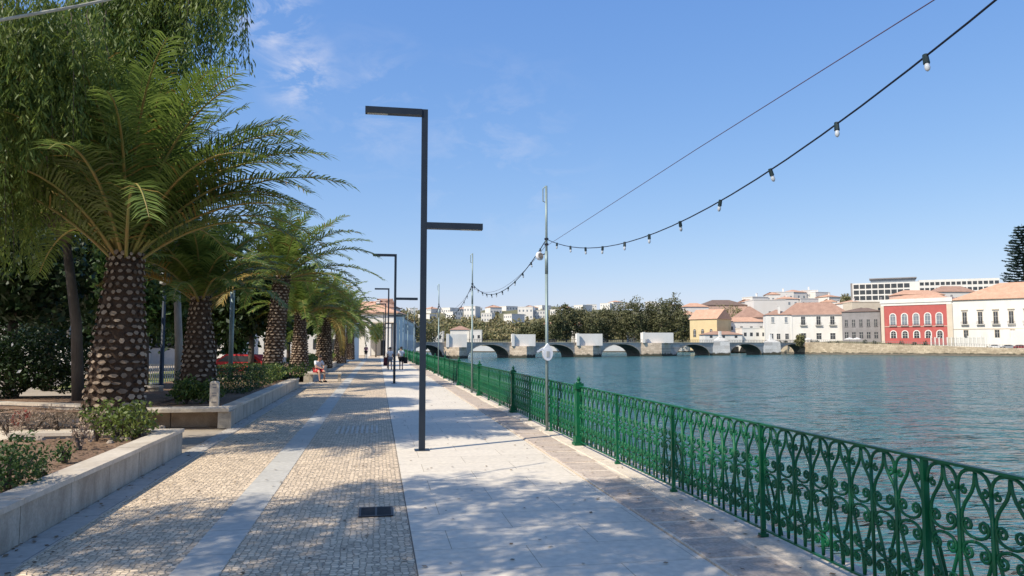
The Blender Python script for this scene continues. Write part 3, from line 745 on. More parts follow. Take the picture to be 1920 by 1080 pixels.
# ------------------------------------------------------------------ leafy trees
def leaf_quads(P, D, size, asp=.45, r_=nr, droop=0.0):
    """P centres, D directions (unit-ish) -> rhombic leaves"""
    n = len(P)
    D = D/np.maximum(np.linalg.norm(D, axis=1, keepdims=True), 1e-6)
    A = r_.randn(n, 3); S_ = np.cross(D, A); S_ /= np.maximum(np.linalg.norm(S_, axis=1, keepdims=True), 1e-6)
    sz = (size*r_.uniform(.65, 1.25, n))[:, None]
    V = np.stack([P-D*sz*.5, P+S_*sz*asp*.5, P+D*sz*.5, P-S_*sz*asp*.5], axis=1).reshape(-1, 3)
    Q = np.arange(4*n).reshape(-1, 4)
    return V, Q
def tree(name, label, cat, base, h, rx, ry, rz_, n_cl, per, size, m, group=None, trunk_r=.18, bark=None, cz=None, asp=.5, clr=.22, seed=1, lean=(0,0), vertical=0.0, low=0.0):
    r_ = np.random.RandomState(seed); t = thing(name, label, cat, tuple(base), 0, group)
    cz = h - rz_ if cz is None else cz
    # clump centres on a lumpy shell and inside
    d = r_.randn(n_cl, 3); d /= np.linalg.norm(d, axis=1, keepdims=True)
    rr = (.35+.65*r_.rand(n_cl)**.45)*(1+.20*np.sin(d[:,0]*5+seed)*np.cos(d[:,1]*4+seed))
    Cc = d*rr[:,None]*np.array([rx, ry, rz_]) + np.array([lean[0], lean[1], cz])
    crad = clr*min(rx, rz_)*(0.7+.7*r_.rand(n_cl))
    idx = np.repeat(np.arange(n_cl), per)
    off = r_.randn(n_cl*per, 3)*.55; P = Cc[idx] + off*crad[idx][:,None]*np.array([1.1,1.1,.75])
    if low: P = P[P[:,2] > low]
    D = r_.randn(len(P), 3); D[:,2] -= vertical
    V, Q = leaf_quads(P, D, size, asp, r_)
    np_mesh('crown', V, Q, m, t)
    mb = MB(); fork = Vector((lean[0]*.4, lean[1]*.4, max(cz-rz_*.8, h*.22)))
    mb.tube([(0,0,-.3),(lean[0]*.15,lean[1]*.15,fork.z*.5),fork], [trunk_r*1.25, trunk_r, trunk_r*.85], 9)
    for k in range(min(7, n_cl)):
        c = Vector(Cc[k]); mid = fork.lerp(c, .5)+Vector((r_.uniform(-.3,.3)*rx*.3, r_.uniform(-.3,.3)*ry*.3, rz_*.08))
        mb.tube([fork, mid, c], [trunk_r*.6, trunk_r*.35, trunk_r*.1], 6)
    mb.build('trunk', bark or M['bark'], t, smooth=True)
    return t
def weeping(label, base, crown_c, rad, n_str, seed, slen=(1.0, 2.4), trunk=True, leafs=26, lsz=.11, group='weeping pepper trees', trunk_r=.13, bt=.7, floor=2.2, extra=None):
    """pepper tree: limbs, then hanging strands of narrow leaflets"""
    r_ = np.random.RandomState(seed); t = thing('pepper_tree', label, 'tree', tuple(base), 0, group)
    c = np.array(crown_c) - np.array(base)
    d = r_.randn(n_str, 3); d[:,2] = np.abs(d[:,2])*.9-.1; d /= np.linalg.norm(d, axis=1, keepdims=True)
    O = c + d*(.45+.55*r_.rand(n_str)**.5)[:,None]*np.array(rad)
    for (cx_, rd_, n2_) in (extra or []):
        d2 = r_.randn(n2_, 3); d2[:,2] = np.abs(d2[:,2]); d2 /= np.linalg.norm(d2, axis=1, keepdims=True)
        O = np.vstack([O, np.array(cx_) - np.array(base) + d2*np.array(rd_)*r_.rand(n2_, 1)**.5]); d = np.vstack([d, d2])
    n_str = len(O)
    Ps = []; Ds = []; mb = MB()
    for i in range(n_str):
        L = r_.uniform(*slen); o = O[i]; out = np.array([d[i,0], d[i,1], 0])*.5
        L = min(L, max(.5, o[2]+base[2]-floor))
        mm = int(leafs*L/1.6)+6
        s = r_.rand(mm)
        path = o + out[None]*(s[:,None]**.6)*.5 + np.array([0,0,-1.0])*L*(s[:,None]**1.25)
        a = r_.uniform(0, 2*math.pi, mm); rr = r_.uniform(.01, .13, mm)
        Ps.append(path + np.stack([np.cos(a)*rr, np.sin(a)*rr, -rr*.6], 1))
        Ds.append(np.stack([np.cos(a)*.55, np.sin(a)*.55, -np.ones(mm)], 1) + r_.randn(mm,3)*.22)
        if i % 5 == 0: mb.tube([o, o+out*.3+np.array([0,0,-L*.4]), o+out*.5+np.array([0,0,-L])], [.012,.008,.003], 4)
    V, Q = leaf_quads(np.vstack(Ps), np.vstack(Ds), lsz, .21, r_)
    np_mesh('crown', V, Q, [M['pepper']], t)
    fork = Vector(c*.35); fork.z = c[2]*bt - .5
    mb.tube([(0,0,-.2), (fork.x*.3, fork.y*.3, fork.z*.5), fork], [trunk_r*1.2, trunk_r, trunk_r*.8], 10)
    for k in range(16):
        e = Vector(O[k]); m_ = fork.lerp(e, .5)+Vector((0,0,.5))
        mb.tube([fork, m_, e], [trunk_r*.5, trunk_r*.28, .02], 6)
    mb.build('trunk', M['bark'], t, smooth=True)
    return t
q = W(150, 700, 19.5)
weeping('weeping pepper tree hanging behind the big palm at upper left', (q[0], q[1], .3), (W(70, 200, 19)[0], W(70, 200, 19)[1], 7.0), (3.7, 3.0, 4.0), 2100, 21, slen=(.8, 2.6), leafs=60, lsz=.15,
        extra=[(W(300, -60, 15), (1.3,1.2,.6), 110), (W(405, -60, 14), (.6,.6,.4), 40), (W(330, -20, 15), (.8,.6,.5), 70), (W(230, 40, 15.5), (1.3,1.2,.8), 200)])
q = W(-120, 700, 17.5)
weeping('weeping pepper tree at the left edge with strands over the palm fronds', (q[0], q[1], 0), (W(-60, 160, 17)[0], W(-60, 160, 17)[1], 7.0), (3.2, 3.0, 3.2), 1300, 22, slen=(.8, 2.4), leafs=60, lsz=.14,
        extra=[(W(10, 130, 11.5), (1.1, 1.0, 1.0), 190), (W(70, 40, 11.5), (1.2, 1.0, .6), 120), (W(-20, 300, 12.5), (.9, .8, .6), 110)], floor=3.0)
# tree beside the camera whose crown shades the foreground (its crown stands above the view)
def shade_tree(label, base, cc, rad, n, seed, per=60, size=.13):
    return tree('shade_tree', label, 'tree', base, cc[2]-base[2]+rad[2], rad[0], rad[1], rad[2], n, per, size, M['pepper'], group='trees shading the promenade', trunk_r=.22,
                cz=cc[2]-base[2], lean=(cc[0]-base[0], cc[1]-base[1]), seed=seed, clr=.20, asp=.3)
shade_tree('feathery tree left of the camera shading the near paving', (-6.5, .5, 0), (-5.2, 4.5, 7.9), (3.1, 2.8, 1.2), 460, 31, per=80)
shade_tree('feathery tree behind the camera shading the near slabs', (-3.9, -2.5, 0), (-2.6, 1.4, 8.2), (2.8, 2.0, 1.2), 260, 32, per=80)

shade_tree('feathery tree left of the view shading the cobbles', (-10.5, 1.5, 0), (-8.4, 3.2, 7.8), (2.8, 2.8, 1.2), 330, 33, per=80)
shade_tree('feathery tree left of the view shading the near bed and big palm', (-14, 5, 0), (-12.6, 6.6, 7.6), (2.2, 2.6, 1.2), 110, 34, per=80)

# fallen leaves and litter
def litter(name, label, regs, size, m):
    Ps = []; Ds = []
    for (x0,x1,y0,y1,z,n_,pw) in regs:
        x = x0+(x1-x0)*nr.rand(n_)**pw; y = nr.uniform(y0,y1,n_); Ps.append(np.stack([x,y,np.full(n_,z)+nr.uniform(.004,.014,n_)],1)); a = nr.uniform(0,6.28,n_); Ds.append(np.stack([np.cos(a),np.sin(a),nr.uniform(-.15,.15,n_)],1))
    P = np.vstack(Ps); D = np.vstack(Ds); n_ = len(P); sz = size*nr.uniform(.5,1.3,n_)[:,None]; S_ = np.stack([-D[:,1],D[:,0],nr.uniform(-.3,.3,n_)],1)*.32
    V = np.stack([P-D*sz*.5,P+S_*sz,P+D*sz*.5,P-S_*sz],1).reshape(-1,3)
    tag(np_mesh(name, V, np.arange(4*n_).reshape(-1,4), m), label, 'litter', kind='stuff')
litter('fallen_leaves', 'dry leaves scattered over the paving and along the wall feet', [(XW+.01,XW+1.1,3,40,.014,700,2.5),(-3,2.8,3,30,.008,420,1),(X_BR,QX,3,30,.036,260,1)], .055, M['litter'])
litter('leaf_litter', 'brown leaf litter covering the soil of the beds', [(-9,XW-.33,3,13.4,.355,5200,1),(-8,XW-.33,18.2,33,.395,1500,1)], .07, M['litter'])

# park trees behind the palms
bt = [  # px, v, height px top, half width px, material, label
 (20, 24, 420, 120, 'leaf_dark', 'dark evergreen tree at the far left behind the flowering hedge'),
 (90, 30, 330, 130, 'leaf_dark', 'dark dense tree right behind the big palm trunk'),
 (270, 30, 420, 85, 'leaf_mid', 'mid green park tree between the big palm and the short palm'),
 (230, 42, 430, 130, 'leaf_dark', 'dark park tree deep behind the black park lamp'),
 (400, 44, 500, 80, 'leaf_mid', 'green park tree behind the crown of the short palm'),
 (470, 42, 480, 70, 'leaf_dark', 'dark tree left of the tall slim palm'),
 (540, 66, 560, 55, 'leaf_mid', 'small green tree behind the fourth palm'),
 (620, 90, 590, 50, 'leaf_dark', 'dark tree behind the last palms of the row'),
 (180, 52, 480, 90, 'leaf_dark', 'low-crowned dark tree deep between the white post and the big palm'),
 (345, 54, 520, 80, 'leaf_dark', 'low-crowned dark tree behind the pale forked trunk'),
 (425, 58, 540, 60, 'leaf_mid', 'low-crowned green tree right behind the green pole'),
 (20, 48, 470, 110, 'leaf_dark', 'low-crowned dark tree at the far left edge of the park'),
]
for i, (px, v, yt, hw, mm, lb) in enumerate(bt):
    q = W(px, 700, v); zt = ZY(yt, v); rx = hw*v/F
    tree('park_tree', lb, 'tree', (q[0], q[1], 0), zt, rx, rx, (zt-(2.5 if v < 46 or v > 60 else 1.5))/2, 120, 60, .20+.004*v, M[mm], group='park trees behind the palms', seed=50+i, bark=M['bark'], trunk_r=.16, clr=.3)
# pale leaning trunk left of the short palm
q = W(338, 700, 24)
tree('park_tree', 'slender tree with pale forked trunk close left of the short palm', 'tree', (q[0], q[1], 0), 6.6, 1.6, 1.6, 1.5, 40, 50, .2, M['leaf_mid'], group='park trees behind the palms', trunk_r=.12, bark=M['bark_pale'], seed=77, lean=(-.5,0))

# ------------------------------------------------------------------ shrubs, hedges
def bush(name, label, cat, c, rad, n, size, m, seed, group=None, box=False, stems=True, asp=.5, extra=None):
    r_ = np.random.RandomState(seed); t = thing(name, label, cat, tuple(c), 0, group)
    if box:
        P = r_.uniform(-1, 1, (n,3))*np.array(rad); 
        k = r_.randint(0, 3, n); sgn = np.where(r_.rand(n) < .5, -1, 1)
        for a in range(3): P[k==a, a] = (sgn*np.array(rad)[a]*r_.uniform(.86,1.08,n))[k==a]
        P[:,2] = np.abs(P[:,2])*2 if False else P[:,2]+rad[2]
    else:
        d = r_.randn(n,3); d /= np.linalg.norm(d,axis=1,keepdims=True); lump = 1+.25*np.sin(d[:,0]*6+seed)*np.sin(d[:,2]*5)
        P = d*(r_.rand(n)**.35*lump)[:,None]*np.array(rad); P[:,2] += rad[2]
    D = r_.randn(n,3); D[:,2] += .4
    V, Q = leaf_quads(P, D, size, asp, r_)
    mi = None; mats = [m]
    if extra: mats.append(M[extra[0]]); mi = (r_.rand(len(Q)) < extra[1]).astype(int)
    np_mesh('foliage', V, Q, mats, t, mi)
    if stems:
        mb = MB()
        for k in range(7):
            a = r_.uniform(0, 6.28); e = Vector((math.cos(a)*rad[0]*.6, math.sin(a)*rad[1]*.6, rad[2]*1.3))
            mb.tube([(0,0,-.02), e*.5, e], [.02,.014,.006], 5)
        mb.build('stems', M['bark'], t)
    return t
SG = 'planting in the walled beds'
ZB = .34
q = G(228, 826, ZB); bush('shrub', 'yellow-green leafy shrub at the foot of the big palm', 'shrub', q, (.55,.45,.33), 1300, .075, M['leaf_lime'], 1, SG)
q = G(180, 828, ZB); bush('shrub', 'thin dry shrub just left of the yellow-green one', 'shrub', q, (.22,.2,.25), 160, .06, M['dry'], 2, SG)
q = G(18, 925, ZB); bush('shrub', 'dark green bush at the left edge in the near bed', 'shrub', q, (.36,.42,.30), 1700, .05, M['leaf_mid'], 3, SG)
q = G(75, 905, ZB); bush('shrub', 'tiny dark shrub on bare soil beside the left edge bush', 'shrub', q, (.11,.11,.12), 200, .04, M['leaf_hedge'], 4, SG)
for i, (px, py, w, lb) in enumerate([(62, 812, .42, 'dry pinkish twiggy shrub at the left of the near bed'), (108, 806, .5, 'dry pinkish twiggy shrub in front of the dark wall'), (15, 815, .3, 'small dry shrub at the far left edge of the bed')]):
    q = G(px, py, ZB); bush('dry_shrub', lb, 'shrub', q, (w,.35,.22), 420, .07, M['dry'], 5+i, 'dry shrubs in the near bed', asp=.2)
q = G(38, 800, ZB); bush('shrub', 'little red-leaved shrub among the dry twigs', 'shrub', q, (.18,.16,.16), 160, .08, M['redleaf'], 9, SG)
q = W(350, 744, 18.9); bush('shrub', 'leafy shrub at the foot of the short palm, left side', 'shrub', (q[0],q[1],.4), (.42,.4,.33), 900, .1, M['leaf_mid'], 10, SG, extra=('leaf_lime', .4))
q = W(392, 744, 18.9); bush('shrub', 'yellowish shrub beside the marble stele', 'shrub', (q[0],q[1],.4), (.38,.35,.30), 700, .1, M['leaf_lime'], 11, SG, extra=('leaf_mid', .4))
for i, (px, py, h_, lb) in enumerate([(262, 822, .2, 'leggy dry seedling right of the yellow-green shrub'), (150, 845, .24, 'thin bare twig shrub in the middle of the near bed'), (120, 872, .16, 'small greenish tuft on bare soil in the near bed'), (250, 800, .3, 'green shrub hugging the right side of the big palm trunk'), (165, 808, .26, 'green tuft at the left foot of the big palm')]):
    q = G(px, py, ZB); bush('seedling', lb, 'plant', q, (h_*.8, h_*.8, h_), 170, .06, M['dry' if i < 2 else 'leaf_mid'], 70+i, SG)
# hedges
bush('hedge', 'clipped dark hedge in the second bed behind its marble wall', 'hedge', (-4.9, 28.2, .4), (1.0, 4.5, .34), 11000, .075, M['leaf_hedge'], 12, box=True, stems=False, extra=('leaf_lime', .12))
for i,(px,v,lb) in enumerate([(545, 31.5,'yellow-green shrub at the far end of the clipped hedge'),(500, 29,'yellowish shrub growing in front of the clipped hedge')]):
    q = W(px, 700, v); bush('shrub', lb, 'shrub', (q[0],q[1],.4), (.9,.9,.36), 900, .11, M['leaf_lime'], 14+i, SG, extra=('leaf_mid', .5))
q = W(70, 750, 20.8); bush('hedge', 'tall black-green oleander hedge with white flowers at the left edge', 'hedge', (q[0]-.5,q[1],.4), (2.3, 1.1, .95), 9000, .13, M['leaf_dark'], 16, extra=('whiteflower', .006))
for i, yy in enumerate([46, 54, 63, 73, 84, 95]):
    bush('shrub', ['rounded shrub in the third bed behind the seated man','dark shrub in the third bed, further on','dark green shrub halfway along the third bed','yellowish shrub near the end of the third bed','round shrub near the arcade','last round shrub before the arcade'][i], 'shrub',
         (-4.3, yy, .4), (.9, 3.2, .42), 1500, .16, M['leaf_mid' if i%2 else 'leaf_lime'], 20+i, 'shrubs of the third bed')
# stones on the near bed edge
for i in range(13):
    px = 205+ i*11 + rnd.uniform(-4,4); py = 832 - i*2.6 + rnd.uniform(-3,3)
    if i > 9: px = 30+ (i-10)*22; py = 828
    q = G(px, py, ZB); s = rnd.uniform(.05,.09); mb = MB()
    mb.lathe([(s*.8,-.02),(s,s*.3),(s*.75,s*.8),(s*.25,s*1.0)], 7); mb.v = [(x*(1+rnd.uniform(-.2,.2)), y*(1+rnd.uniform(-.2,.2)), z*(1+rnd.uniform(-.15,.15))) for x,y,z in mb.v]
    o = mb.build('stone', M['stone'], None, tuple(q)); o.rotation_euler = (0,0,rnd.uniform(0,3))
    tag(o, 'small rough stone lying on the soil at the edge of the near bed', 'stone', 'small stones edging the near bed')

# ------------------------------------------------------------------ planters, benches
def coping_wall(name, label, segs, h=.44, th=.30, slab=1.15, group='marble planter walls', zt=.055):
    """segs: list of straight runs (x0,y0,x1,y1); th is laid to the left of the run"""
    t = thing(name, label, 'planter wall', (segs[0][0], segs[0][1], 0), 0, group); ox, oy = segs[0][0], segs[0][1]
    body = MB(); cop = MB()
    for (x0,y0,x1,y1) in segs:
        L = math.hypot(x1-x0, y1-y0); n = max(1, round(L/slab)); ux, uy = (x1-x0)/L, (y1-y0)/L; nx, ny = -uy, ux; a = math.atan2(uy, ux)
        for k in range(n):
            c = (k+.5)*L/n; l = L/n-.012
            hh = rnd.uniform(-.003, .003)
            body.rbox((x0-ox+ux*c+nx*th/2, y0-oy+uy*c+ny*th/2, (h-zt)/2+.0), (l, th-.02+hh, h-zt), a)
            cop.rbox((x0-ox+ux*c+nx*(th/2+.0), y0-oy+uy*c+ny*th/2, h-zt/2+hh), (l+.004, th+.035, zt), a)
    body.build('wall_slabs', M['marble'], t); cop.build('coping', M['marble_top'], t)
    return t
coping_wall('planter_wall', 'weathered marble wall of the nearest planting bed at lower left', [(XW, -4, XW, 13.75), (XW-.32, 13.75, -5.9, 13.75)])
coping_wall('planter_wall', 'marble wall of the second bed running beside the clipped hedge', [(XW, 18.1, XW, 33.0)])
q0 = W(-120, 760, 18.3)
coping_wall('planter_wall', 'dark shaded marble wall at the left behind the dry shrubs', [(-5.65, 18.35, q0[0], q0[1]+.5)], h=.5)
coping_wall('planter_wall', 'marble wall of the third bed beyond the seated man', [(XW, 38.0, XW, 104)], slab=1.4)
qa = W(215, 700, 24); qb = W(308, 700, 24)
coping_wall('planter_wall', 'grey stone wall behind the big palm, under the black park lamp', [(qb[0], qb[1], qa[0], qa[1])], h=.55)
def soil(x0, x1, y0, y1, z):
    n = 14; m_ = max(4, int((y1-y0)/.6)); V = []; Q = []
    for i in range(m_+1):
        for j in range(n+1):
            V.append((x0+(x1-x0)*j/n, y0+(y1-y0)*i/m_, z + (rnd.uniform(-.02,.035) if 0<j<n and 0<i<m_ else 0)))
    for i in range(m_):
        for j in range(n): Q.append((i*(n+1)+j, i*(n+1)+j+1, (i+1)*(n+1)+j+1, (i+1)*(n+1)+j))
    struct(np_mesh('planting_soil', V, Q, M['soil']))
soil(-9.5, XW-.305, -4, 13.42, ZB); soil(-8.2, XW-.305, 18.15, 33, .38); soil(-7.5, XW-.305, 38, 104, .36); soil(-16, -5.4, 18.9, 23.5, .40)
# light gravel verge between bed one and the dark wall
struct(MB().bx(-11, -5.95, 13.46, 18.0, -.02, .006).build('gravel_path', M['mortar']))
def bench(label, x0, x1, y, z=.47, d=.48, legs=(.06,.94), stone='marble_top', lw=.14):
    t = thing('marble_bench', label, 'bench', (x0, y, 0), 0, 'marble slab benches'); L = x1-x0
    MB().bev(0, L, -d, 0, z-.085, z, .012).build('seat_slab', M[stone], t)
    for f in legs: MB().bx(L*f-lw, L*f+lw, -d+.07, -.05, .013, z-.086).build('support', M['marble'], t)
    return t
yB = 18.1; xl = float(G(287, 790)[0]); 
xL = float(W(287, 765, 17.6)[0]); 
MBf = thing('planter_wall', 'brown stained marble front behind the near bench seat', 'planter wall', (-5.62, 18.1, 0), 0, 'marble planter walls')
mb = MB()
for k in range(2): mb.bx(.01+1.02*k, 1.02*(k+1)-.01, 0, .25, 0, .42)
mb.build('wall_slabs', mat('stained_marble', (.50,.39,.28), (.20,.14,.09), scale=3, contrast=1, fine=.15, rough=.6), MBf)
bench('empty marble slab bench in front of the short palm', -5.50, XW+.04, 18.06, legs=(.03,.955), d=.55)
st = thing('marble_stele', 'small upright marble stele with carved marks behind the near bench', 'stele', (W(417,752,18.45)[0], 18.5, .40), 0)
MB().bev(-.10,.10,-.05,.05,0,.62,.035).build('slab', M['marble_top'], st)
for k, z in enumerate((.53,.46,.33,.27,.12)): MB().bx(-.055+.02*(k%2), .05, -.056, -.0505, z, z+.022).build('carved_line', M['greyp'], st)
bx0 = float(G(568, 719)[0]); bx1 = float(G(638, 719)[0]); by = float(G(600, 717)[1])
bench('marble slab bench with the seated man on it', XW+.02, bx1, by+.5, z=.47, d=.50, legs=(.05,.93), lw=.07)

# drain grates
def grate(label, px, py, w, l):
    q = G(px, py); t = thing('drain_grate', label, 'drain', (q[0], q[1], .004), 0, 'iron drains in the cobbles')
    mb = MB().bx(-w/2,w/2,-l/2,-l/2+.025,0,.012).bx(-w/2,w/2,l/2-.025,l/2,0,.012).bx(-w/2,-w/2+.025,-l/2+.025,l/2-.025,0,.012).bx(w/2-.025,w/2,-l/2+.025,l/2-.025,0,.012).bx(-.012,.012,-l/2+.025,l/2-.025,0,.012)
    mb.build('frame', M['iron'], t); MB().bx(-w/2+.025,w/2-.025,-l/2+.025,l/2-.025,-.003,.002).build('pit', M['black'], t)
    mb = MB()
    for k in range(1, 14):
        for a, b in ((-w/2+.025, -.012), (.012, w/2-.025)): mb.bx(a, b, -l/2+l*k/14-.006, -l/2+l*k/14+.006, .004, .0105)
    mb.build('bars', M['iron'], t)
grate('black double iron drain grate in the cobbles near the slab edge', 705, 961, .38, .46)
# pale worn paver stripes (tactile patch) further along
mb = MB(); q = G(668, 806)
for k in range(9): mb.bx(q[0]-.42+k*.105, q[0]-.37+k*.105, q[1]-.75, q[1]+.75, 0, .012)
tag(mb.build('ribbed_paver', M['marble_top']), 'patch of raised ribbed stone bars set in the cobbles', 'paver')

# ------------------------------------------------------------------ people
def skinned(name, joints, edges, radii, m, parent, sub=1):
    me = bpy.data.meshes.new(name); names = list(joints)
    me.from_pydata([joints[n] for n in names], [(names.index(a), names.index(b)) for a, b in edges], [])
    o = bpy.data.objects.new(name, me); COL.objects.link(o)
    md = o.modifiers.new('skin', 'SKIN'); md.use_smooth_shade = True
    for i, n_ in enumerate(names):
        r = radii[n_]; r = r if isinstance(r, tuple) else (r, r)
        me.skin_vertices[0].data[i].radius = r; me.skin_vertices[0].data[i].use_root = (i == 0)
    s = o.modifiers.new('sub', 'SUBSURF'); s.levels = sub; s.render_levels = sub
    dg = bpy.context.evaluated_depsgraph_get(); dg.update()
    nm = bpy.data.meshes.new_from_object(o.evaluated_get(dg)); COL.objects.unlink(o); bpy.data.objects.remove(o)
    nm.materials.clear(); nm.materials.append(m)
    return link(nm, name, parent)
def head_extra(parent, hd, face, hair, cap=False):
    """nose, ears and hair cap around the head centre hd; face = unit direction in xy"""
    hd = Vector(hd); f = Vector(face).normalized(); s = Vector((-f.y, f.x, 0))
    mb = MB(); 
    N, K = 10, 6; vs = []; fs = []
    for i in range(K+1):
        th = math.pi*.58*i/K
        for k in range(N):
            w = 2*math.pi*k/N; dirv = f*math.cos(w)*math.sin(th) + s*math.sin(w)*math.sin(th) + Vector((0,0,1))*math.cos(th)
            lift = 0.0
            if th > .9 and math.cos(w) > .2: dirv = dirv*.80
            vs.append(hd - f*.012 + Vector((dirv.x*.098, dirv.y*.098, dirv.z*.118+.012)))
    for i in range(K):
        for k in range(N): fs.append((i*N+k, (i+1)*N+k, (i+1)*N+(k+1)%N, i*N+(k+1)%N))
    mb.add(vs, fs); mb.build('cap' if cap else 'hair', hair, parent, smooth=True)
    mb = MB()
    mb.tube([hd+f*.085+Vector((0,0,.02)), hd+f*.108+Vector((0,0,-.018)), hd+f*.088+Vector((0,0,-.03))], [.008,.014,.006], 6)
    for q_ in (-1, 1): mb.tube([hd+s*q_*.078+Vector((0,0,.02)), hd+s*q_*.092, hd+s*q_*.078+Vector((0,0,-.03))], [.008,.016,.006], 6)
    return mb
def fingers(j, e, r, hand, dirn, side, tag_):
    """five separate fingers rooted in the palm"""
    hd = Vector(hand); d = Vector(dirn).normalized(); s = Vector(side).normalized(); n_ = d.cross(s)
    palm_ = tag_+'palm'; j[palm_] = tuple(hd+d*.045); e.append((tag_+'hand', palm_)); r[palm_] = (.030,.016)
    return palm_, hd, d, s, n_
def hand_mesh(mb, hand, dirn, side):
    hd = Vector(hand); d = Vector(dirn).normalized(); s = Vector(side).normalized(); n_ = d.cross(s)
    mb.tube([hd-d*.02, hd+d*.03, hd+d*.07], [.022,.036,.030], 7)
    for k, L in enumerate((.062,.075,.070,.055)):
        b = hd + d*.06 + s*(k-1.5)*.019
        mb.tube([b, b+d*L*.5+n_*.006, b+d*L*.85+n_*.022], [.009,.008,.006], 5)
    b = hd + s*-.030 + d*.01; mb.tube([b, b-s*.022+d*.025, b-s*.025+d*.05+n_*.012], [.011,.009,.007], 5)
def person_walk(label, x, y, rz, top, bottom, hair, step=.22, h=1.0, bag=None, legs_skin=True):
    t = thing('person', label, 'person', (x, y, .006), rz, 'people strolling on the promenade')
    # faces +Y in local space
    j = {'pel':(0,0,.92),'sp':(0,.01,1.10),'ch':(0,.015,1.30),'nk':(0,.02,1.46),'hd0':(0,.03,1.55),'hd1':(0,.035,1.66),
         'shL':(-.17,.01,1.39),'elL':(-.23,-.06,1.12),'wrL':(-.22,.03,.90),'shR':(.17,.01,1.39),'elR':(.23,.00,1.12),'wrR':(.22,.10,.91),
         'hpL':(-.09,0,.88),'knL':(-.10,step*.55,.49),'anL':(-.10,step*.75,.09),'toL':(-.11,step*.75+.17,.03),
         'hpR':(.09,0,.88),'knR':(.10,-step*.25,.48),'anR':(.10,-step*1.1,.12),'toR':(.11,-step*1.1+.15,.035)}
    e = [('pel','sp'),('sp','ch'),('ch','nk'),('nk','hd0'),('hd0','hd1'),('ch','shL'),('shL','elL'),('elL','wrL'),('ch','shR'),('shR','elR'),('elR','wrR'),
         ('pel','hpL'),('hpL','knL'),('knL','anL'),('anL','toL'),('pel','hpR'),('hpR','knR'),('knR','anR'),('anR','toR')]
    r = {'pel':(.15,.11),'sp':(.13,.10),'ch':(.15,.11),'nk':.055,'hd0':.075,'hd1':.085,'shL':.058,'elL':.042,'wrL':.028,'shR':.058,'elR':.042,'wrR':.028,
         'hpL':.095,'knL':.062,'anL':.040,'toL':.030,'hpR':.095,'knR':.062,'anR':.040,'toR':.030}
    sc = lambda p: tuple(a*h for a in p)
    j = {k: sc(p) for k, p in j.items()}
    b = skinned('body', j, e, r, M['skin'], t)
    mb = head_extra(t, sc((0,.035,1.63)), (0,1,0), hair); mbv = mb
    hand_mesh(mbv, j['wrL'], (0,.1,-1), (0,1,0)); hand_mesh(mbv, j['wrR'], (0,.1,-1), (0,1,0))
    me2 = mbv.build('body', M['skin'], None); 
    # join extras into the body so it stays one mesh
    join(b, me2)
    k1 = ['ch','sp','pel','nk','shL','elL','shR','elR']; jj = {k: j[k] for k in k1}; jj['nk'] = tuple(Vector(j['ch']).lerp(Vector(j['nk']), .6))
    jj['elL'] = tuple(Vector(j['shL']).lerp(Vector(j['elL']), .75)); jj['elR'] = tuple(Vector(j['shR']).lerp(Vector(j['elR']), .75))
    skinned('shirt', jj, [('ch','sp'),('sp','pel'),('ch','nk'),('ch','shL'),('shL','elL'),('ch','shR'),('shR','elR')],
            {'ch':(.172,.130),'sp':(.155,.125),'pel':(.168,.130),'nk':.07,'shL':.076,'elL':.066,'shR':.076,'elR':.066}, top, t)
    kk = {'pel':j['pel'],'hpL':j['hpL'],'hpR':j['hpR'],'knL':tuple(Vector(j['hpL']).lerp(Vector(j['knL']), .85)),'knR':tuple(Vector(j['hpR']).lerp(Vector(j['knR']), .85))}
    skinned('shorts', kk, [('pel','hpL'),('pel','hpR'),('hpL','knL'),('hpR','knR')], {'pel':(.170,.130),'hpL':.112,'hpR':.112,'knL':.090,'knR':.090}, bottom, t)
    mb = MB()
    for s_ in ('L','R'):
        a = Vector(j['an'+s_]); b_ = Vector(j['to'+s_]); mb.tube([a+Vector((0,-.05,-.045)), a.lerp(b_,.5)+Vector((0,0,-.012)), b_+Vector((0,.02,0))], [.045,.046,.036], 7)
        mb.build('shoe', M['black'], t, smooth=True); mb = MB()
    return t
def join(a, b):
    import bmesh
    bm = bmesh.new(); bm.from_mesh(a.data); bm.from_mesh(b.data); bm.to_mesh(a.data); bm.free(); bpy.data.objects.remove(b)
q = G(731, 693); w1 = person_walk('person in white shirt walking with a dark bag at the left of the pair', q[0], q[1], R(6), M['shirt'], M['grey'], M['hair'], h=.93)
q2 = G(752, 693); w2 = person_walk('person in white shirt with black shorts walking at the right of the pair', q2[0], q2[1], R(-4), M['shirt'], M['black'], M['hair'], step=.16, h=.95)
def bag(label, x, y, z, m, sz=(.34,.16,.40)):
    t = thing('shoulder_bag', label, 'bag', (x, y, z), 0, 'bags of the walkers'); a, b, c = sz
    MB().add([(-a/2,-b/2,0),(a/2,-b/2,0),(a/2,b/2,0),(-a/2,b/2,0),(-a*.42,-b*.3,c),(a*.42,-b*.3,c),(a*.42,b*.3,c),(-a*.42,b*.3,c)], [(0,3,2,1),(4,5,6,7),(0,1,5,4),(1,2,6,5),(2,3,7,6),(3,0,4,7)]).build('pouch', m, t)
    MB().tube([(-a*.3,0,c-.01),(-a*.15,0,c+.42),(a*.15,0,c+.42),(a*.3,0,c-.01)], .012, 5).build('strap', m, t)
bag('dark red and black bag hanging by the left walker', q[0]-.33, q[1]-.05, .28, mat('dark_maroon', (.07,.015,.02)), (.30,.2,.62))
bag('black bag hanging at the right side of the right walker', q2[0]+.31, q2[1]-.05, .45, M['black'], (.30,.18,.45))
q = G(686, 673); person_walk('distant person in pink top standing by the left arcade column', q[0], q[1], R(180), M['pinkc'], M['black'], M['hair'], step=.05)
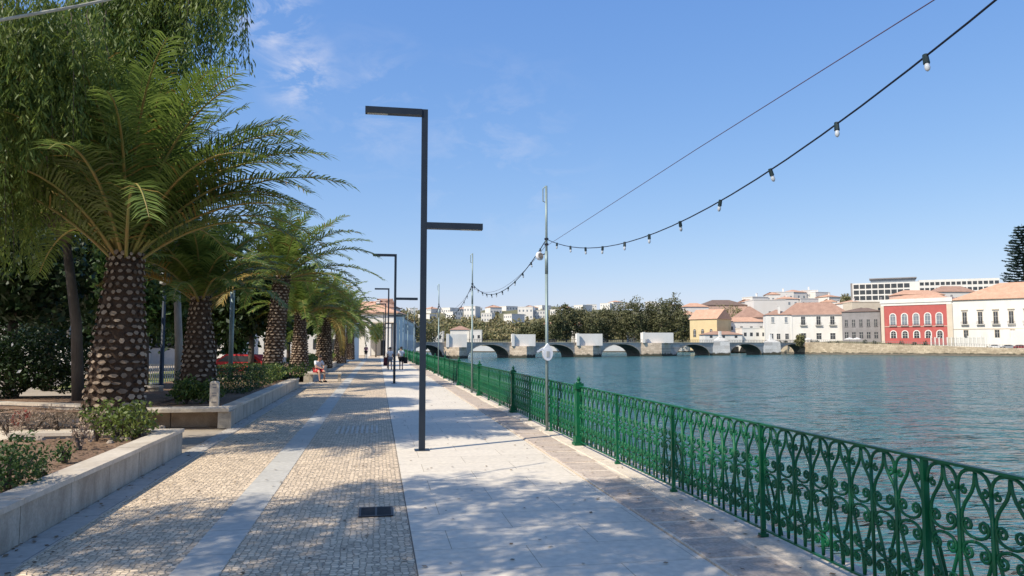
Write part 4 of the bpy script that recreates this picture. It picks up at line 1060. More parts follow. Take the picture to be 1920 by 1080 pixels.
# the seated man
def seated(label, x, y, rz):
    t = thing('person', label, 'person', (x, y, .0), rz)
    # faces +X, sits with hips at the origin's x
    j = {'pel':(0,0,.56),'sp':(.04,0,.72),'ch':(.13,0,.92),'nk':(.20,0,1.07),'hd0':(.24,0,1.15),'hd1':(.27,0,1.25),
         'shL':(.13,.18,1.00),'elL':(.26,.22,.76),'wrL':(.44,.10,.70),'shR':(.13,-.18,1.00),'elR':(.28,-.22,.77),'wrR':(.45,-.08,.70),
         'hpL':(.02,.10,.55),'knL':(.43,.16,.54),'anL':(.38,.18,.10),'toL':(.54,.20,.035),
         'hpR':(.02,-.10,.55),'knR':(.44,-.14,.55),'anR':(.52,-.15,.11),'toR':(.70,-.16,.04)}
    e = [('pel','sp'),('sp','ch'),('ch','nk'),('nk','hd0'),('hd0','hd1'),('ch','shL'),('shL','elL'),('elL','wrL'),('ch','shR'),('shR','elR'),('elR','wrR'),
         ('pel','hpL'),('hpL','knL'),('knL','anL'),('anL','toL'),('pel','hpR'),('hpR','knR'),('knR','anR'),('anR','toR')]
    r = {'pel':(.11,.15),'sp':(.10,.14),'ch':(.11,.155),'nk':.055,'hd0':.075,'hd1':.088,'shL':.06,'elL':.044,'wrL':.030,'shR':.06,'elR':.044,'wrR':.030,
         'hpL':.095,'knL':.066,'anL':.042,'toL':.032,'hpR':.095,'knR':.066,'anR':.042,'toR':.032}
    b = skinned('body', j, e, r, M['skin'], t)
    mb = head_extra(t, (.27,0,1.22), (1,0,-.15), M['hair'], cap=True)
    hand_mesh(mb, j['wrL'], (.7,-.6,-.3), (.3,.8,0)); hand_mesh(mb, j['wrR'], (.7,.6,-.3), (.3,.8,0))
    join(b, mb.build('body', M['skin'], None))
    L_ = lambda a, b_, f: tuple(Vector(j[a]).lerp(Vector(j[b_]), f))
    skinned('shirt', {'ch':j['ch'],'sp':j['sp'],'pel':L_('sp','pel',.9),'nk':L_('ch','nk',.6),'shL':j['shL'],'elL':L_('shL','elL',.8),'shR':j['shR'],'elR':L_('shR','elR',.8)},
            [('ch','sp'),('sp','pel'),('ch','nk'),('ch','shL'),('shL','elL'),('ch','shR'),('shR','elR')],
            {'ch':(.135,.175),'sp':(.125,.165),'pel':(.13,.165),'nk':.07,'shL':.08,'elL':.07,'shR':.08,'elR':.07}, M['shirt'], t)
    skinned('shorts', {'pel':j['pel'],'hpL':j['hpL'],'hpR':j['hpR'],'knL':L_('hpL','knL',.9),'knR':L_('hpR','knR',.9)}, [('pel','hpL'),('pel','hpR'),('hpL','knL'),('hpR','knR')],
            {'pel':(.135,.17),'hpL':.112,'hpR':.112,'knL':.092,'knR':.092}, M['shorts'], t)
    for s_ in ('L','R'):
        a = Vector(j['an'+s_]); b_ = Vector(j['to'+s_]); MB().tube([a+Vector((-.05,0,-.045)), a.lerp(b_,.5)+Vector((0,0,-.01)), b_+Vector((.02,0,0))], [.046,.048,.038], 7).build('shoe', M['black'], t, smooth=True)
seated('man in white shirt and red shorts sitting hunched on the marble bench', float(XP(600, 650, -3.0)[0])+.0 if False else float(W(598,690,by+.3)[0]), by+.30, R(-55))

# ------------------------------------------------------------------ buildings
def facade(pxl, vl, pxr, vr):
    a = W(pxl, HY, vl); b = W(pxr, HY, vr); a = a[:2]; b = b[:2]; L = float(np.hypot(*(b-a))); rz = math.atan2(b[1]-a[1], b[0]-a[0])
    return a, b, L, rz
def pxs(a, rz, px):      # local x of the picture column px on the facade plane
    d = ray(px, HY); n_ = np.array([-math.sin(rz), math.cos(rz)]); t = float(np.dot(n_, a))/float(np.dot(n_, d[:2]))
    p = d[:2]*t - a; return float(p[0]*math.cos(rz)+p[1]*math.sin(rz))
def win(parent, x, z, w, h, frame=None, pane=None, arch=False, balcony=False, sill=True, fw_=.14, y=0.0, name='window', bars=True):
    """opening with surround proud of the wall and glass set back inside the surround; facade faces -y"""
    frame = frame or M['white']; pane = pane or M['pane']
    mb = MB(); n_ = 8
    if arch:
        zs = z+h-w/2; pts = [(x+w/2*math.cos(math.pi*k/n_), zs+w/2*math.sin(math.pi*k/n_)) for k in range(n_+1)]
        po = [(x+(w/2+fw_)*math.cos(math.pi*k/n_), zs+(w/2+fw_)*math.sin(math.pi*k/n_)) for k in range(n_+1)]
        for k in range(n_):
            a, b, c, d = pts[k], pts[k+1], po[k+1], po[k]
            mb.add([(a[0],y-.09,a[1]),(b[0],y-.09,b[1]),(c[0],y-.09,c[1]),(d[0],y-.09,d[1]),(a[0],y,a[1]),(b[0],y,b[1]),(c[0],y,c[1]),(d[0],y,d[1])],
                   [(0,1,2,3),(2,6,7,3),(0,4,5,1)])
        mb.bx(x-w/2-fw_, x-w/2, y-.09, y, z, zs); mb.bx(x+w/2, x+w/2+fw_, y-.09, y, z, zs)
        f = mb.build(name, frame, parent)
        g = MB().add([(p[0], y-.03, p[1]) for p in pts]+[(x-w/2, y-.03, z),(x+w/2, y-.03, z)], [tuple(range(n_+1))+(n_+1, n_+2)])
        g.v = g.v; g.build('pane', pane, f)
        if bars:
            q_ = MB().bx(x-.035, x+.035, y-.06, y-.035, z, z+h*.97).bx(x-w/2, x+w/2, y-.062, y-.036, zs-.04, zs+.04).bx(x-w/2,x+w/2,y-.062,y-.036,z+h*.35,z+h*.35+.06); q_.build('glazing_bars', M['white'], f)
    else:
        mb.bx(x-w/2-fw_, x-w/2, y-.09, y, z, z+h).bx(x+w/2, x+w/2+fw_, y-.09, y, z, z+h).bx(x-w/2-fw_, x+w/2+fw_, y-.10, y, z+h, z+h+fw_*1.2)
        f = mb.build(name, frame, parent)
        MB().bx(x-w/2, x+w/2, y-.03, y-.005, z, z+h).build('pane', pane, f)
        if bars: MB().bx(x-.03, x+.03, y-.06, y-.031, z, z+h).bx(x-w/2, x+w/2, y-.062, y-.033, z+h*.6, z+h*.6+.05).build('glazing_bars', M['white'], f)
    if sill: MB().bx(x-w/2-.2, x+w/2+.2, y-.2, y, z-.14, z-.002).build('sill', frame, f)
    if balcony:
        mb = MB().bx(x-w/2-.55, x+w/2+.55, y-.8, y, z-.28, z-.145)
        mb.build('balcony', M['white'], parent)
        mb = MB().bx(x-w/2-.52, x+w/2+.52, y-.78, y-.74, z+.75, z+.80)
        nn = 16
        for k in range(nn+1): xx = x-w/2-.52+(w+1.04)*k/nn; mb.bx(xx-.018, xx+.018, y-.775, y-.745, z-.145, z+.75)
        mb.build('balcony_rail', M['iron'], parent)
    return f
def hiproof(parent, x0, x1, y0, y1, z, h, m, ov=.4, hip=True, inset=None, name='roof'):
    x0-=ov; x1+=ov; y0-=ov; y1+=ov; ym=(y0+y1)/2; ins = (y1-y0)/2 if inset is None else inset
    if not hip: ins = 0
    mb = MB(); mb.add([(x0,y0,z),(x1,y0,z),(x1,y1,z),(x0,y1,z),(x0+ins,ym,z+h),(x1-ins,ym,z+h),(x0,y0,z-.15),(x1,y0,z-.15),(x1,y1,z-.15),(x0,y1,z-.15)],
           [(0,1,5,4),(1,2,5),(2,3,4,5),(3,0,4),(6,7,1,0),(7,8,2,1),(8,9,3,2),(9,6,0,3),(9,8,7,6)])
    # tile ridges running down the front slope
    o = mb.build(name, m, parent)
    return o
def chimney(parent, x, y, z, w=.6, h=1.5):
    MB().bx(x-w/2,x+w/2,y-w/2,y+w/2,z,z+h).bx(x-w/2-.08,x+w/2+.08,y-w/2-.08,y+w/2+.08,z+h,z+h+.15).build('chimney', M['white'], parent)

# red building (front set back from the quay wall)
def zz(y, v): return ZY(y, v)
vR = 268
a, b, L, rz = facade(1655, 276, 1787, 260)
t = thing('red_building', 'two-storey red building with white arched windows across the river', 'building', (a[0], a[1], 0), rz)
zb, ze = .3, zz(572, vR)
ztop = zz(560, vR)
MB().bx(0, L, 0, 12, zb-2, ze).build('wall', M['red'], t)
MB().bx(-.15, L+.15, -.18, 12.1, ze, ze+.9).bx(-.35, L+.35, -.4, 12.3, ze+.9, ztop).build('cornice', M['white'], t)
MB().bx(-.25, .9, -.22, -.005, zb-2, ze-.004).build('corner_pilaster', M['cream'], t); MB().bx(L-1.5, L+.25, -.22, -.005, zb-2, ze-.004).build('corner_pilaster', M['cream'], t)
zm = zz(612, vR)
MB().bx(.92, L-1.52, -.16, -.006, zm-.15, zm+.15).build('string_course', M['pink'], t)
hiproof(t, 1.5, L-1.5, 2, 11, ztop, 1.8, M['roof_or'], ov=.2)
for k in range(5):
    px = 1676 + k*21.8; x = pxs(a, rz, px)
    win(t, x, zz(611, vR)+.35, 1.75, 4.1, arch=True, pane=M['white_far'] if False else M['pane_lt'], fw_=.32, sill=False)
    MB().bx(x-1.3, x+1.3, -.55, -.02, zm+.16, zm+.30).build('balcony_slab', M['white'], t)
    r_ = MB().bx(x-1.3, x+1.3, -.54, -.50, zm+.85, zm+.92)
    for q_ in range(13): r_.bx(x-1.3+q_*.2166-.02, x-1.3+q_*.2166+.02, -.535, -.505, zm+.305, zm+.85)
    r_.build('balcony_rail', M['iron'], t)
    win(t, x, zz(634, vR), 1.7, 2.6, arch=True, pane=M['pane'], fw_=.32, sill=False)
for xx in (-.1, L+.1):
    MB().lathe([(.5,0),(.55,.15),(.25,.35),(.4,.7),(.1,1.0)], 8, (xx, .3, ztop)).build('urn', M['greyp'], t)

# white building with orange roof at the right edge
a, b, L, rz = facade(1788, 260, 2030, 236)
vW = 252
t = thing('white_building', 'long white building with orange tile roof at the right edge', 'building', (a[0], a[1], 0), rz)
ze = zz(562, vW)
MB().bx(0, L, 0, 16, -2, ze).build('wall', M['white'], t)
MB().bx(-.2, L+.2, -.3, 16.2, ze, ze+.35).build('cornice', M['cream'], t)
hiproof(t, 0, L, 0, 16, ze+.35, 5.8, M['roof_or'], ov=.5, hip=True, inset=14)
for k in range(6):
    px = 1811 + k*29.2; x = pxs(a, rz, px)
    win(t, x, zz(607, vW), 1.25, 4.1, frame=M['cream'], balcony=True, sill=False)
    MB().bx(x-1.0, x+1.0, -.35, -.005, zz(581, vW), zz(581, vW)+.3).build('lintel', M['cream'], t)
    if k != 1: win(t, x+.2, zz(633, vW), 1.3, 2.6, frame=M['cream'], sill=False)
MB().bx(0, L, -.12, -.006, zz(617, vW), zz(617, vW)+.25).build('string_course', M['cream'], t)
MB().bx(pxs(a, rz, 1900), pxs(a, rz, 1900)+14, -5, -.02, -2, zz(620, vW)).build('porch', M['white'], t)

# low white kiosk and fence in front of it
a, b, L, rz = facade(1746, 250, 1848, 240)
t = thing('white_wall', 'low white garden wall with posts at the foot of the white building', 'wall', (a[0], a[1], 0), rz)
MB().bx(0, L, 0, .3, -1, zz(648, 245)).build('base_wall', M['white'], t)
mb = MB()
for k in range(14): x = L*k/13; mb.bx(x-.16, x+.16, -.05, .35, -1, zz(632, 245)+(k%3==0)*.4)
mb.build('posts', M['white'], t)
mb = MB().bx(0, L, .1, .16, zz(634, 245), zz(634, 245)+.08)
for k in range(90): x = L*k/90; mb.bx(x-.02,x+.02,.11,.15, zz(648,245), zz(634,245))
mb.build('railing', M['galv'], t)
# quay railing along the far bank
mb = MB(); pr = None
for k in range(161):
    p, d = bank(5.3+(8.7-5.3)*k/160); q = UV(p[0]+d[0]*.8, p[1]+d[1]*.8); z0 = p[2]+.2
    mb.bx(q[0]-.03, q[0]+.03, q[1]-.03, q[1]+.03, z0, z0+1.0)
    if pr is not None:
        mb.tube([(pr[0],pr[1],pr[2]+1.0),(q[0],q[1],z0+1.0)], .035, 4); mb.tube([(pr[0],pr[1],pr[2]+.5),(q[0],q[1],z0+.5)], .02, 4)
    pr = (q[0], q[1], z0)
tag(mb.build('quay_railing', M['greyp']), 'grey railing on top of the far tan embankment', 'railing')

# grey house + white house with brown hip roof
a, b, L, rz = facade(1580, 288, 1652, 280)
vG = 284
t = thing('grey_building', 'dull grey two-storey house left of the red building', 'building', (a[0], a[1], 0), rz)
MB().bx(0, L, 0, 10, -1, zz(584, vG)).build('wall', M['greyp'], t)
hiproof(t, 0, L, 0, 10, zz(584, vG), 1.5, M['roof_dk'], ov=.3, hip=True)
for k in range(5): win(t, L*(k+.6)/5.2, zz(612, vG), 1.0, 2.6, frame=M['greyp'], fw_=.1); win(t, L*(k+.6)/5.2, zz(636, vG)+.3, 1.2, 2.4, frame=M['greyp'], fw_=.1, sill=False, name='door')
a, b, L, rz = facade(1485, 296, 1580, 290); vH = 293
t = thing('white_building', 'white riverside house with brown hipped roof and small balconies', 'building', (a[0], a[1], 0), rz, 'white houses by the bridge end')
ze = zz(590, vH); MB().bx(0, L, 0, 13, -1, ze).build('wall', M['white'], t)
MB().bx(-.1, L+.1, -.25, 13.1, ze-.45, ze-.01).build('cornice', M['greyp'], t)
hiproof(t, -4, L+3, .5, 13, ze, 5.2, M['roof_br'], ov=.5)
for px in (1507, 1536, 1562): x = pxs(a, rz, px); win(t, x, zz(609, vH), 1.5, 3.3, balcony=True, sill=False, pane=M['pane']); win(t, x, zz(637, vH)+.2, 1.8, 2.4, sill=False, name='door')
MB().bx(pxs(a,rz,1485)-.3, pxs(a,rz,1485)+.3, -.15, -.002, 0, ze-.5).build('pilaster', M['white'], t)
a, b, L, rz = facade(1437, 298, 1484, 296); 
t = thing('white_building', 'plain white corner house with two small upper windows at the bridge end', 'building', (a[0], a[1], 0), rz, 'white houses by the bridge end')
ze = zz(590, 297); MB().bx(0, L, 0, 9, -1, ze).build('wall', M['white'], t)
hiproof(t, 0, L, 0, 9, ze, 2.2, M['roof_br'], ov=.3)
chimney(t, L*.55, 1.0, ze+.4, .8, 3.0)
for px in (1450, 1475): win(t, pxs(a, rz, px), zz(605, 297), 1.0, 2.2, pane=M['pane_lt'])
for px in (1447, 1460, 1476): win(t, pxs(a, rz, px), zz(637, 297)+.2, 1.3, 2.2, sill=False, name='door')

# yellow building
a, b, L, rz = facade(1294, 318, 1345, 309); vY = 313
t = thing('yellow_building', 'yellow house with orange roof and dark arched doors behind the bridge', 'building', (a[0], a[1], 0), rz)
ze = zz(598, vY); MB().bx(0, L, 0, 12, -1, ze).build('wall', M['yellow'], t)
hiproof(t, 0, L, 0, 12, ze, 4.2, M['roof_or'], ov=.4, hip=False)
MB().add([(-.02,0,ze),(-.02,12,ze),(-.02,6,ze+4.1)], [(0,1,2)]).build('gable', M['white'], t)
for px in (1303, 1318, 1334): win(t, pxs(a, rz, px), zz(632, vY), 1.3, 3.4, arch=True, sill=False, frame=M['yellow'], name='door')
# generic blocks for the town behind: one thing each
def house(label, pxl, pxr, v, yt, yb=None, roof='roof_or', wall='white', rh=1.5, dep=9, nw=3, floors=1, name='house', cat='house', group=None, dv=0, chim=0, pane='pane'):
    a, b, L, rz = facade(pxl, v, pxr, v+dv)
    zt = ZY(yt, v); zb = (ZY(yb, v) if yb else 0) - 3
    t = thing(name, label, cat, (a[0], a[1], 0), rz, group)
    MB().bx(0, L, 0, dep, zb, zt).build('wall', M[wall], t)
    if roof == 'flat': MB().bx(-.12, L+.12, -.12, dep+.12, zt, zt+.35).build('parapet', M[wall], t)
    else: hiproof(t, 0, L, 0, dep, zt, rh, M[roof], ov=.35)
    fh = (zt - (ZY(yb, v) if yb else 0))/max(floors, 1)
    for f in range(floors):
        for k in range(nw):
            w = min(1.1, L/nw*.45); h = min(1.5, fh*.5)
            MB().bx(L*(k+.5)/nw-w/2, L*(k+.5)/nw+w/2, -.04, .0, zt-fh*(f+.72), zt-fh*(f+.72)+h).build('window', M[pane], t)
    for k in range(chim): chimney(t, L*(k+1)/(chim+1), dep*.35, zt+rh*.4, .7, 1.8)
    return t
TG = 'houses of the old town behind the bridge end'
house('low white house with orange-brown roof left of the white corner house', 1345, 1437, 318, 603, 625, 'roof_or', rh=2.0, nw=5, group=TG)
house('low shop with dark red roof beside the bridge end', 1322, 1392, 304, 627, 636, 'roof_br', rh=1.4, nw=3, group=TG, pane='pane')
house('low white shop next to the white corner house', 1392, 1438, 305, 616, 636, 'flat', nw=4, group=TG)
house('brown pointed-roof house above the low white shop', 1388, 1440, 345, 595, 610, 'roof_br', rh=5.4, dep=12, nw=4, group=TG, wall='pink')
house('tall white building behind the pointed brown roof', 1415, 1475, 370, 563, 600, 'flat', wall='white_far', nw=1, group=TG, dep=14)
house('long pale building with dark tile roof on the skyline, above dark trees', 1318, 1402, 380, 572, 600, 'roof_dk', wall='pink', rh=3.0, nw=1, dep=14, group=TG)
house('pale pink-roofed house at the left of the long dark roof', 1282, 1330, 370, 575, 600, 'roof_or', wall='white_far', rh=2.0, nw=2, group=TG)
house('white house with pale roof just behind the yellow one', 1272, 1312, 345, 590, 610, 'roof_or', wall='white_far', rh=2.0, nw=2, group=TG)
# town on the hill (px, width, y top, v)
hl_ = [(1406,26,566,400,'roof_or'),(1428,30,557,430,'flat'),(1452,26,552,440,'roof_or'),(1474,34,548,450,'flat'),(1500,30,547,455,'roof_or'),(1522,30,545,460,'flat'),(1545,26,548,455,'flat'),
       (1566,24,556,440,'roof_or'),(1440,34,566,390,'flat'),(1482,36,560,400,'roof_or'),(1520,34,560,400,'flat'),(1556,30,566,395,'roof_or'),(1590,26,566,400,'flat'),(1612,40,568,360,'roof_or'),(1640,34,572,340,'flat')]
for i, (px, w, yt, v, rf) in enumerate(hl_):
    house('%s house crowding the hilltop above the brown hipped roof, %s from the left' % ('white flat' if rf == 'flat' else 'pale orange-roofed', ORD[i]), px-w/2, px+w/2, v, yt, yt+16, rf, wall='white_far', rh=1.6, nw=3, dep=10,
          group='hilltop houses above the riverside roofs', dv=rnd.uniform(-4,4), chim=i%2, pane='pane_lt')
# hotel on the hill
a, b, L, rz = facade(1602, 392, 1728, 378); vO = 376
t = thing('hotel', 'large white modern block with rows of dark balconies on the skyline', 'building', (a[0], a[1], 0), rz, 'modern hotel blocks on the hill')
zt = ZY(527, vO); MB().bx(0, L, 0, 14, 8, zt).build('wall', M['white'], t)
MB().bx(-1.0, -.02, .5, 12, 8, zt+.2).build('stair_tower', M['greyp'], t)
MB().bx(L*.28, L*.95, 2, 12, zt, zt+2.0).build('penthouse', M['pane_lt'], t); MB().bx(L*.26, L*.97, 1, 13, zt+2.0, zt+2.5).build('roof_slab', M['greyp'], t)
for r_i in range(3):
    for k in range(9):
        x = L*(k+.6)/10.5; z = zt - 2.9 - r_i*3.0
        MB().bx(x-1.25, x+1.25, -.05, -.004, z, z+2.2).build('window', M['pane'], t)
a, b, L, rz = facade(1728, 402, 1880, 388)
t = thing('hotel', 'long low white wing with a strip of dark openings right of the modern block', 'building', (a[0], a[1], 0), rz, 'modern hotel blocks on the hill')
zt = ZY(523, 395); MB().bx(0, L, 0, 12, 8, zt).build('wall', M['white'], t)
for r_i in range(3):
    for k in range(15): x = L*(k+.5)/15; z = zt-3.0-r_i*3.1; MB().bx(x-.95, x+.95, -.05, -.004, z, z+1.7).build('window', M['pane'], t)
house('white house with orange roof peeping between the red building and the hotel', 1690, 1775, 330, 552, 570, 'roof_or', rh=2.2, nw=3, group=TG, wall='pink')
house('white house with brown roof behind the red building', 1762, 1835, 350, 547, 570, 'roof_br', rh=3.0, nw=3, group=TG, wall='white_far')
house('pale house behind the grey house', 1600, 1668, 325, 567, 590, 'flat', nw=2, group=TG, wall='cream')

# houses on the far left hill: (px, ybase, w px, h px)
hh_ = [(812,600,16,14),(858,600,22,20),(880,597,26,22),(912,604,24,22),(930,590,26,14),(952,608,18,24),(985,600,34,24),(1012,598,24,20),(1040,590,20,12),(1062,585,20,10),(1085,582,20,9),(1110,578,22,9),(1135,576,22,9),(1160,574,22,8),
       (870,586,22,9),(895,584,22,9),(960,582,26,10),(1000,584,22,10),(1025,582,20,9),(1190,574,26,8),(1222,572,24,8),(835,588,20,10),(800,586,18,9),(775,590,18,12),(1250,578,26,10),(1270,582,24,12)]
for i, (px, yb, w, h) in enumerate(sorted(hh_)):
    u, v = hit(px, yb); fl = i % 4 != 1
    house('%s white house on the distant hillside, %s from the left' % ('flat-roofed' if fl else 'orange-roofed', ORD[i]), px-w*.42, px+w*.42, v, yb-h*(.75+.25*(i%3==0)), yb, 'flat' if fl else 'roof_or', wall='white', rh=2.0, dep=12,
          nw=4, floors=2 if h > 15 else 1, group='white houses on the distant hillside', dv=rnd.uniform(-8,8), pane='pane_lt')
# low houses on the far bank behind the bridge
for i, (px, w, yt, v, rf, wl, lb) in enumerate([(862,36,618,352,'roof_br','white','white house with red-brown roof left of the first refuge'),(892,22,620,350,'flat','white','small white house behind the first arch'),
        (1030,26,608,356,'roof_or','cream','cream house between the riverside trees'),(1085,22,612,356,'roof_or','white','white house half hidden by the riverside trees'),(1130,20,618,352,'flat','white','white hut below the riverside trees'),
        (1187,14,618,350,'flat','white','narrow white house below the tallest riverside trees'),(820,20,622,352,'flat','white','small white house at the left end of the bridge')]):
    house(lb, px-w/2, px+w/2, v, yt, 640, rf, wall=wl, rh=1.8, nw=2, group='low houses on the far bank', dep=8)

# arcade building at the end of the walk
a, b, L, rz = facade(640, 112, 742, 112); vA = 112
t = thing('arcade_building', 'white arcaded building with orange roof at the end of the walk', 'building', (a[0], a[1], 0), rz)
ze = ZY(590, vA); xs = [pxs(a, rz, p) for p in (652, 687, 727)]
mb = MB().bx(0, L, 0, 9, ze-1.0, ze)
zc = ZY(606, vA)
mb.bx(0, L, 0, .8, zc, ze-1.0)
for x in (0, pxs(a,rz,684), pxs(a,rz,722)): mb.bx(x, x+.85, 0, .8, -.2, zc)
mb.bx(0, L, 8.2, 9, -.2, ze-1.0).bx(L-.6, L, .8, 8.2, -.2, ze-1.0)
mb.build('wall', M['white'], t)
MB().bx(-.2, L+.2, -.2, 9.2, ze, ze+.35).build('cornice', M['cream'], t)
MB().bx(0, L, -.06, -.002, ze-1.3, ze-1.1).build('string_course', M['cream'], t)
hiproof(t, 0, L, 0, 9, ze+.35, 1.9, M['roof_or'], ov=.4)
MB().bx(L*.55, L*.75, 8.10, 8.19, 0, 2.4).build('door', M['pane'], t)
chimney(t, L*.6, 3, ze+1.0, .5, 1.2)
q = W(705, 640, 104)
tree('small_tree', 'small round clipped green tree standing in front of the arcade', 'tree', (q[0], q[1], 0), ZY(603,104), .95, .95, 1.45, 60, 60, .17, M['leaf_lime'], trunk_r=.09, seed=90, clr=.4)
# shaded row of houses beyond the arcade, facing the river
rowp = [(744,128,590),(756,140,594),(765,156,599),(773,174,603),(780,196,607)]
for i in range(4):
    (p0, v0, y0), (p1, v1, y1) = rowp[i], rowp[i+1]
    a, b, L, rz = facade(p0, v0, p1, v1)
    t = thing('town_house', ['white town house in shade right behind the arcade','second shaded town house along the river bank','third shaded town house along the river bank','last shaded town house before the bridge'][i], 'house', (a[0],a[1],0), rz, 'shaded town houses beyond the arcade')
    zt = ZY(y0+1, v0); MB().bx(0, L-.05, 0, 9, -1, zt).build('wall', M['white'], t)
    hiproof(t, 0, L-.05, 0, 9, zt, 1.7, M['roof_or'], ov=.25)
    for f in range(2):
        for k in range(4): win(t, L*(k+.5)/4, .6+f*(zt/2.1), 1.1, zt*.28, sill=False, bars=False)
house('tall white house behind the arcade roof at the end of the walk', 690, 738, 160, 575, 600, 'roof_br', rh=2.0, nw=3, group='houses behind the arcade', wall='white_far')
house('pale house peeping over the palms left of the arcade', 655, 700, 150, 583, 600, 'roof_or', rh=2.2, nw=3, group='houses behind the arcade', wall='cream')

# white buildings behind the park trees on the left
def park_house(label, pxl, pxr, v, yt, **k): return house(label, pxl, pxr, v, yt, 665, name='park_building', cat='building', group='white buildings behind the park trees', **k)
park_house('white building far left behind the trees', -60, 240, 62, 560, wall='white', roof='flat', nw=9, floors=2)
park_house('white building seen behind the short palm', 250, 420, 66, 575, wall='white', roof='flat', nw=6, floors=2)
park_house('white building glimpsed left of the tall slim palm', 425, 640, 78, 590, wall='white', roof='flat', nw=7, floors=2)
# steps and white post at the far left
a = W(60, 660, 34)
t = thing('stone_steps', 'grey concrete steps and retaining wall behind the flowering hedge', 'steps', (a[0], a[1], 0), -YAW)
MB().bx(0, 3.2, 0, 1.2, 0, .95).build('retaining_wall', M['greyp'], t)
mb = MB()
for k in range(7): mb.bx(1.15, 2.35, 1.2+.35*k, 1.2+.35*(k+1), 0, .95+.17*(k+1))
mb.build('treads', M['marble'], t)
q = W(127, 660, 32); tag(MB().tube([(0,0,0),(0,0,ZY(567,32))], .07, 10).build('white_post', M['white'], None, (q[0],q[1],0), True), 'slim white post standing before the grey steps', 'post')
# black park lamp and green pole
q = W(303, 700, 25.5); t = thing('park_lamp', 'black park lamp post between the big palm and the short palm', 'street lamp', (q[0],q[1],0))
MB().tube([(0,0,0),(0,0,.5),(0,0,.52),(0,0,3.9)], [.10,.10,.07,.06], 10).build('post', M['lamp'], t, smooth=True)
MB().lathe([(.05,0),(.16,.05),(.20,.35),(.22,.37),(.05,.50)], 8, (0,0,3.9)).build('lantern', M['lens'], t)
q = W(432, 700, 33); t = thing('green_pole', 'slim grey-green pole standing behind the clipped hedge', 'pole', (q[0],q[1],0))
MB().tube([(0,0,0),(0,0,4.3)], .10, 10).build('shaft', M['galv'], t, smooth=True); MB().lathe([(.10,0),(.14,.03),(.0,.1)], 10, (0,0,4.3)).build('cap', M['galv'], t)
# white metal barrier
a, b, L, rz = facade(268, 33, 345, 33)
t = thing('white_railing', 'white metal railing behind the big palm trunk', 'railing', (a[0],a[1],0), rz)
mb = MB().bx(0,L,-.02,.02,.95,1.0).bx(0,L,-.02,.02,.12,.17)
for k in range(20): mb.bx(L*k/19-.015,L*k/19+.015,-.015,.015,.0,.95)
mb.build('bars', M['white'], t)
struct(MB().bx(-14, -9.0, 34, 60, -.02, .01).build('lawn', M['grass']))

# ------------------------------------------------------------------ bridge
A0 = G(853, 672.3, WL); B0 = G(1517, 664.3, WL)
dv_ = B0[:2]-A0[:2]; LB = float(np.hypot(*dv_)); brz = math.atan2(dv_[1], dv_[0])
def bs(px): return pxs(A0[:2], brz, px)
t = thing('stone_bridge', 'old stone bridge with seven arches and white refuges across the river', 'bridge', (A0[0], A0[1], 0), brz)
ZD = 2.05; BW = 6.5
arches = [(770,831,647),(877,955,646),(1003,1077,646),(1127,1201,645),(1268,1330,646),(1368,1427,645),(1461,1517,645)]
body = MB()
def vb(px): q = W(px, HY, 100); s = bs(px); p = A0[:2]+np.array([math.cos(brz), math.sin(brz)])*s; return float(p@HF[:2])
s_prev = bs(740)
for (pa, pb, yt) in arches:
    x0, x1 = bs(pa), bs(pb); zt = min(ZY(yt, vb((pa+pb)/2)), ZD-.35); zs = WL-.3
    body.bx(s_prev, x0, 0, BW, -5, ZD)
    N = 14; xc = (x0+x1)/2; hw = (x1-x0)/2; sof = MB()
    cur = [(xc-hw*math.cos(math.pi*k/N), zs+(zt-zs)*math.sin(math.pi*k/N)**.85) for k in range(N+1)]
    for k in range(N):
        (xa, za), (xb_, zb_) = cur[k], cur[k+1]
        body.add([(xa,0,za),(xb_,0,zb_),(xb_,0,ZD),(xa,0,ZD),(xa,BW,za),(xb_,BW,zb_),(xb_,BW,ZD),(xa,BW,ZD)], [(0,1,2,3),(5,4,7,6),(3,2,6,7)])
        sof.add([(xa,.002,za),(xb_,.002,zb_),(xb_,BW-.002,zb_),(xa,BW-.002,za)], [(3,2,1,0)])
    sof.build('arch_vault', M['qdark'], t)  # dark stone puts the shade under the arch into the vault's colour
    # voussoir ring slightly proud
    ring = MB()
    for k in range(N):
        (xa, za), (xb_, zb_) = cur[k], cur[k+1]; c = lambda x, z: (xc+(x-xc)*1.04, zs+(z-zs)*1.06)
        (xc1, zc1), (xc2, zc2) = c(xa, za), c(xb_, zb_)
        ring.add([(xa,-.08,za),(xb_,-.08,zb_),(xc2,-.08,min(zc2,ZD-.02)),(xc1,-.08,min(zc1,ZD-.02)),(xa,0,za),(xb_,0,zb_)], [(0,1,2,3),(4,5,1,0)])
    ring.build('arch_ring', M['bstone'], t)
    s_prev = x1
body.bx(s_prev, s_prev+4, 0, BW, -5, ZD)
body.build('spandrel_walls', M['bwall'], t)
xe = s_prev+4; xs0 = bs(740)
MB().bx(xs0, xe, -.12, .35, ZD, ZD+.22).bx(xs0, xe, BW-.35, BW+.12, ZD, ZD+.22).build('parapet_coping', M['bstone'], t)
r_ = MB().bx(xs0, xe, .05, .12, ZD+.95, ZD+1.05).bx(xs0, xe, .06, .11, ZD+.55, ZD+.6)
n_ = int((xe-xs0)/.8)
for k in range(n_): x = xs0+(xe-xs0)*k/n_; r_.bx(x-.03, x+.03, .05, .11, ZD+.22, ZD+.95)
r_.build('iron_railing', M['iron'], t)
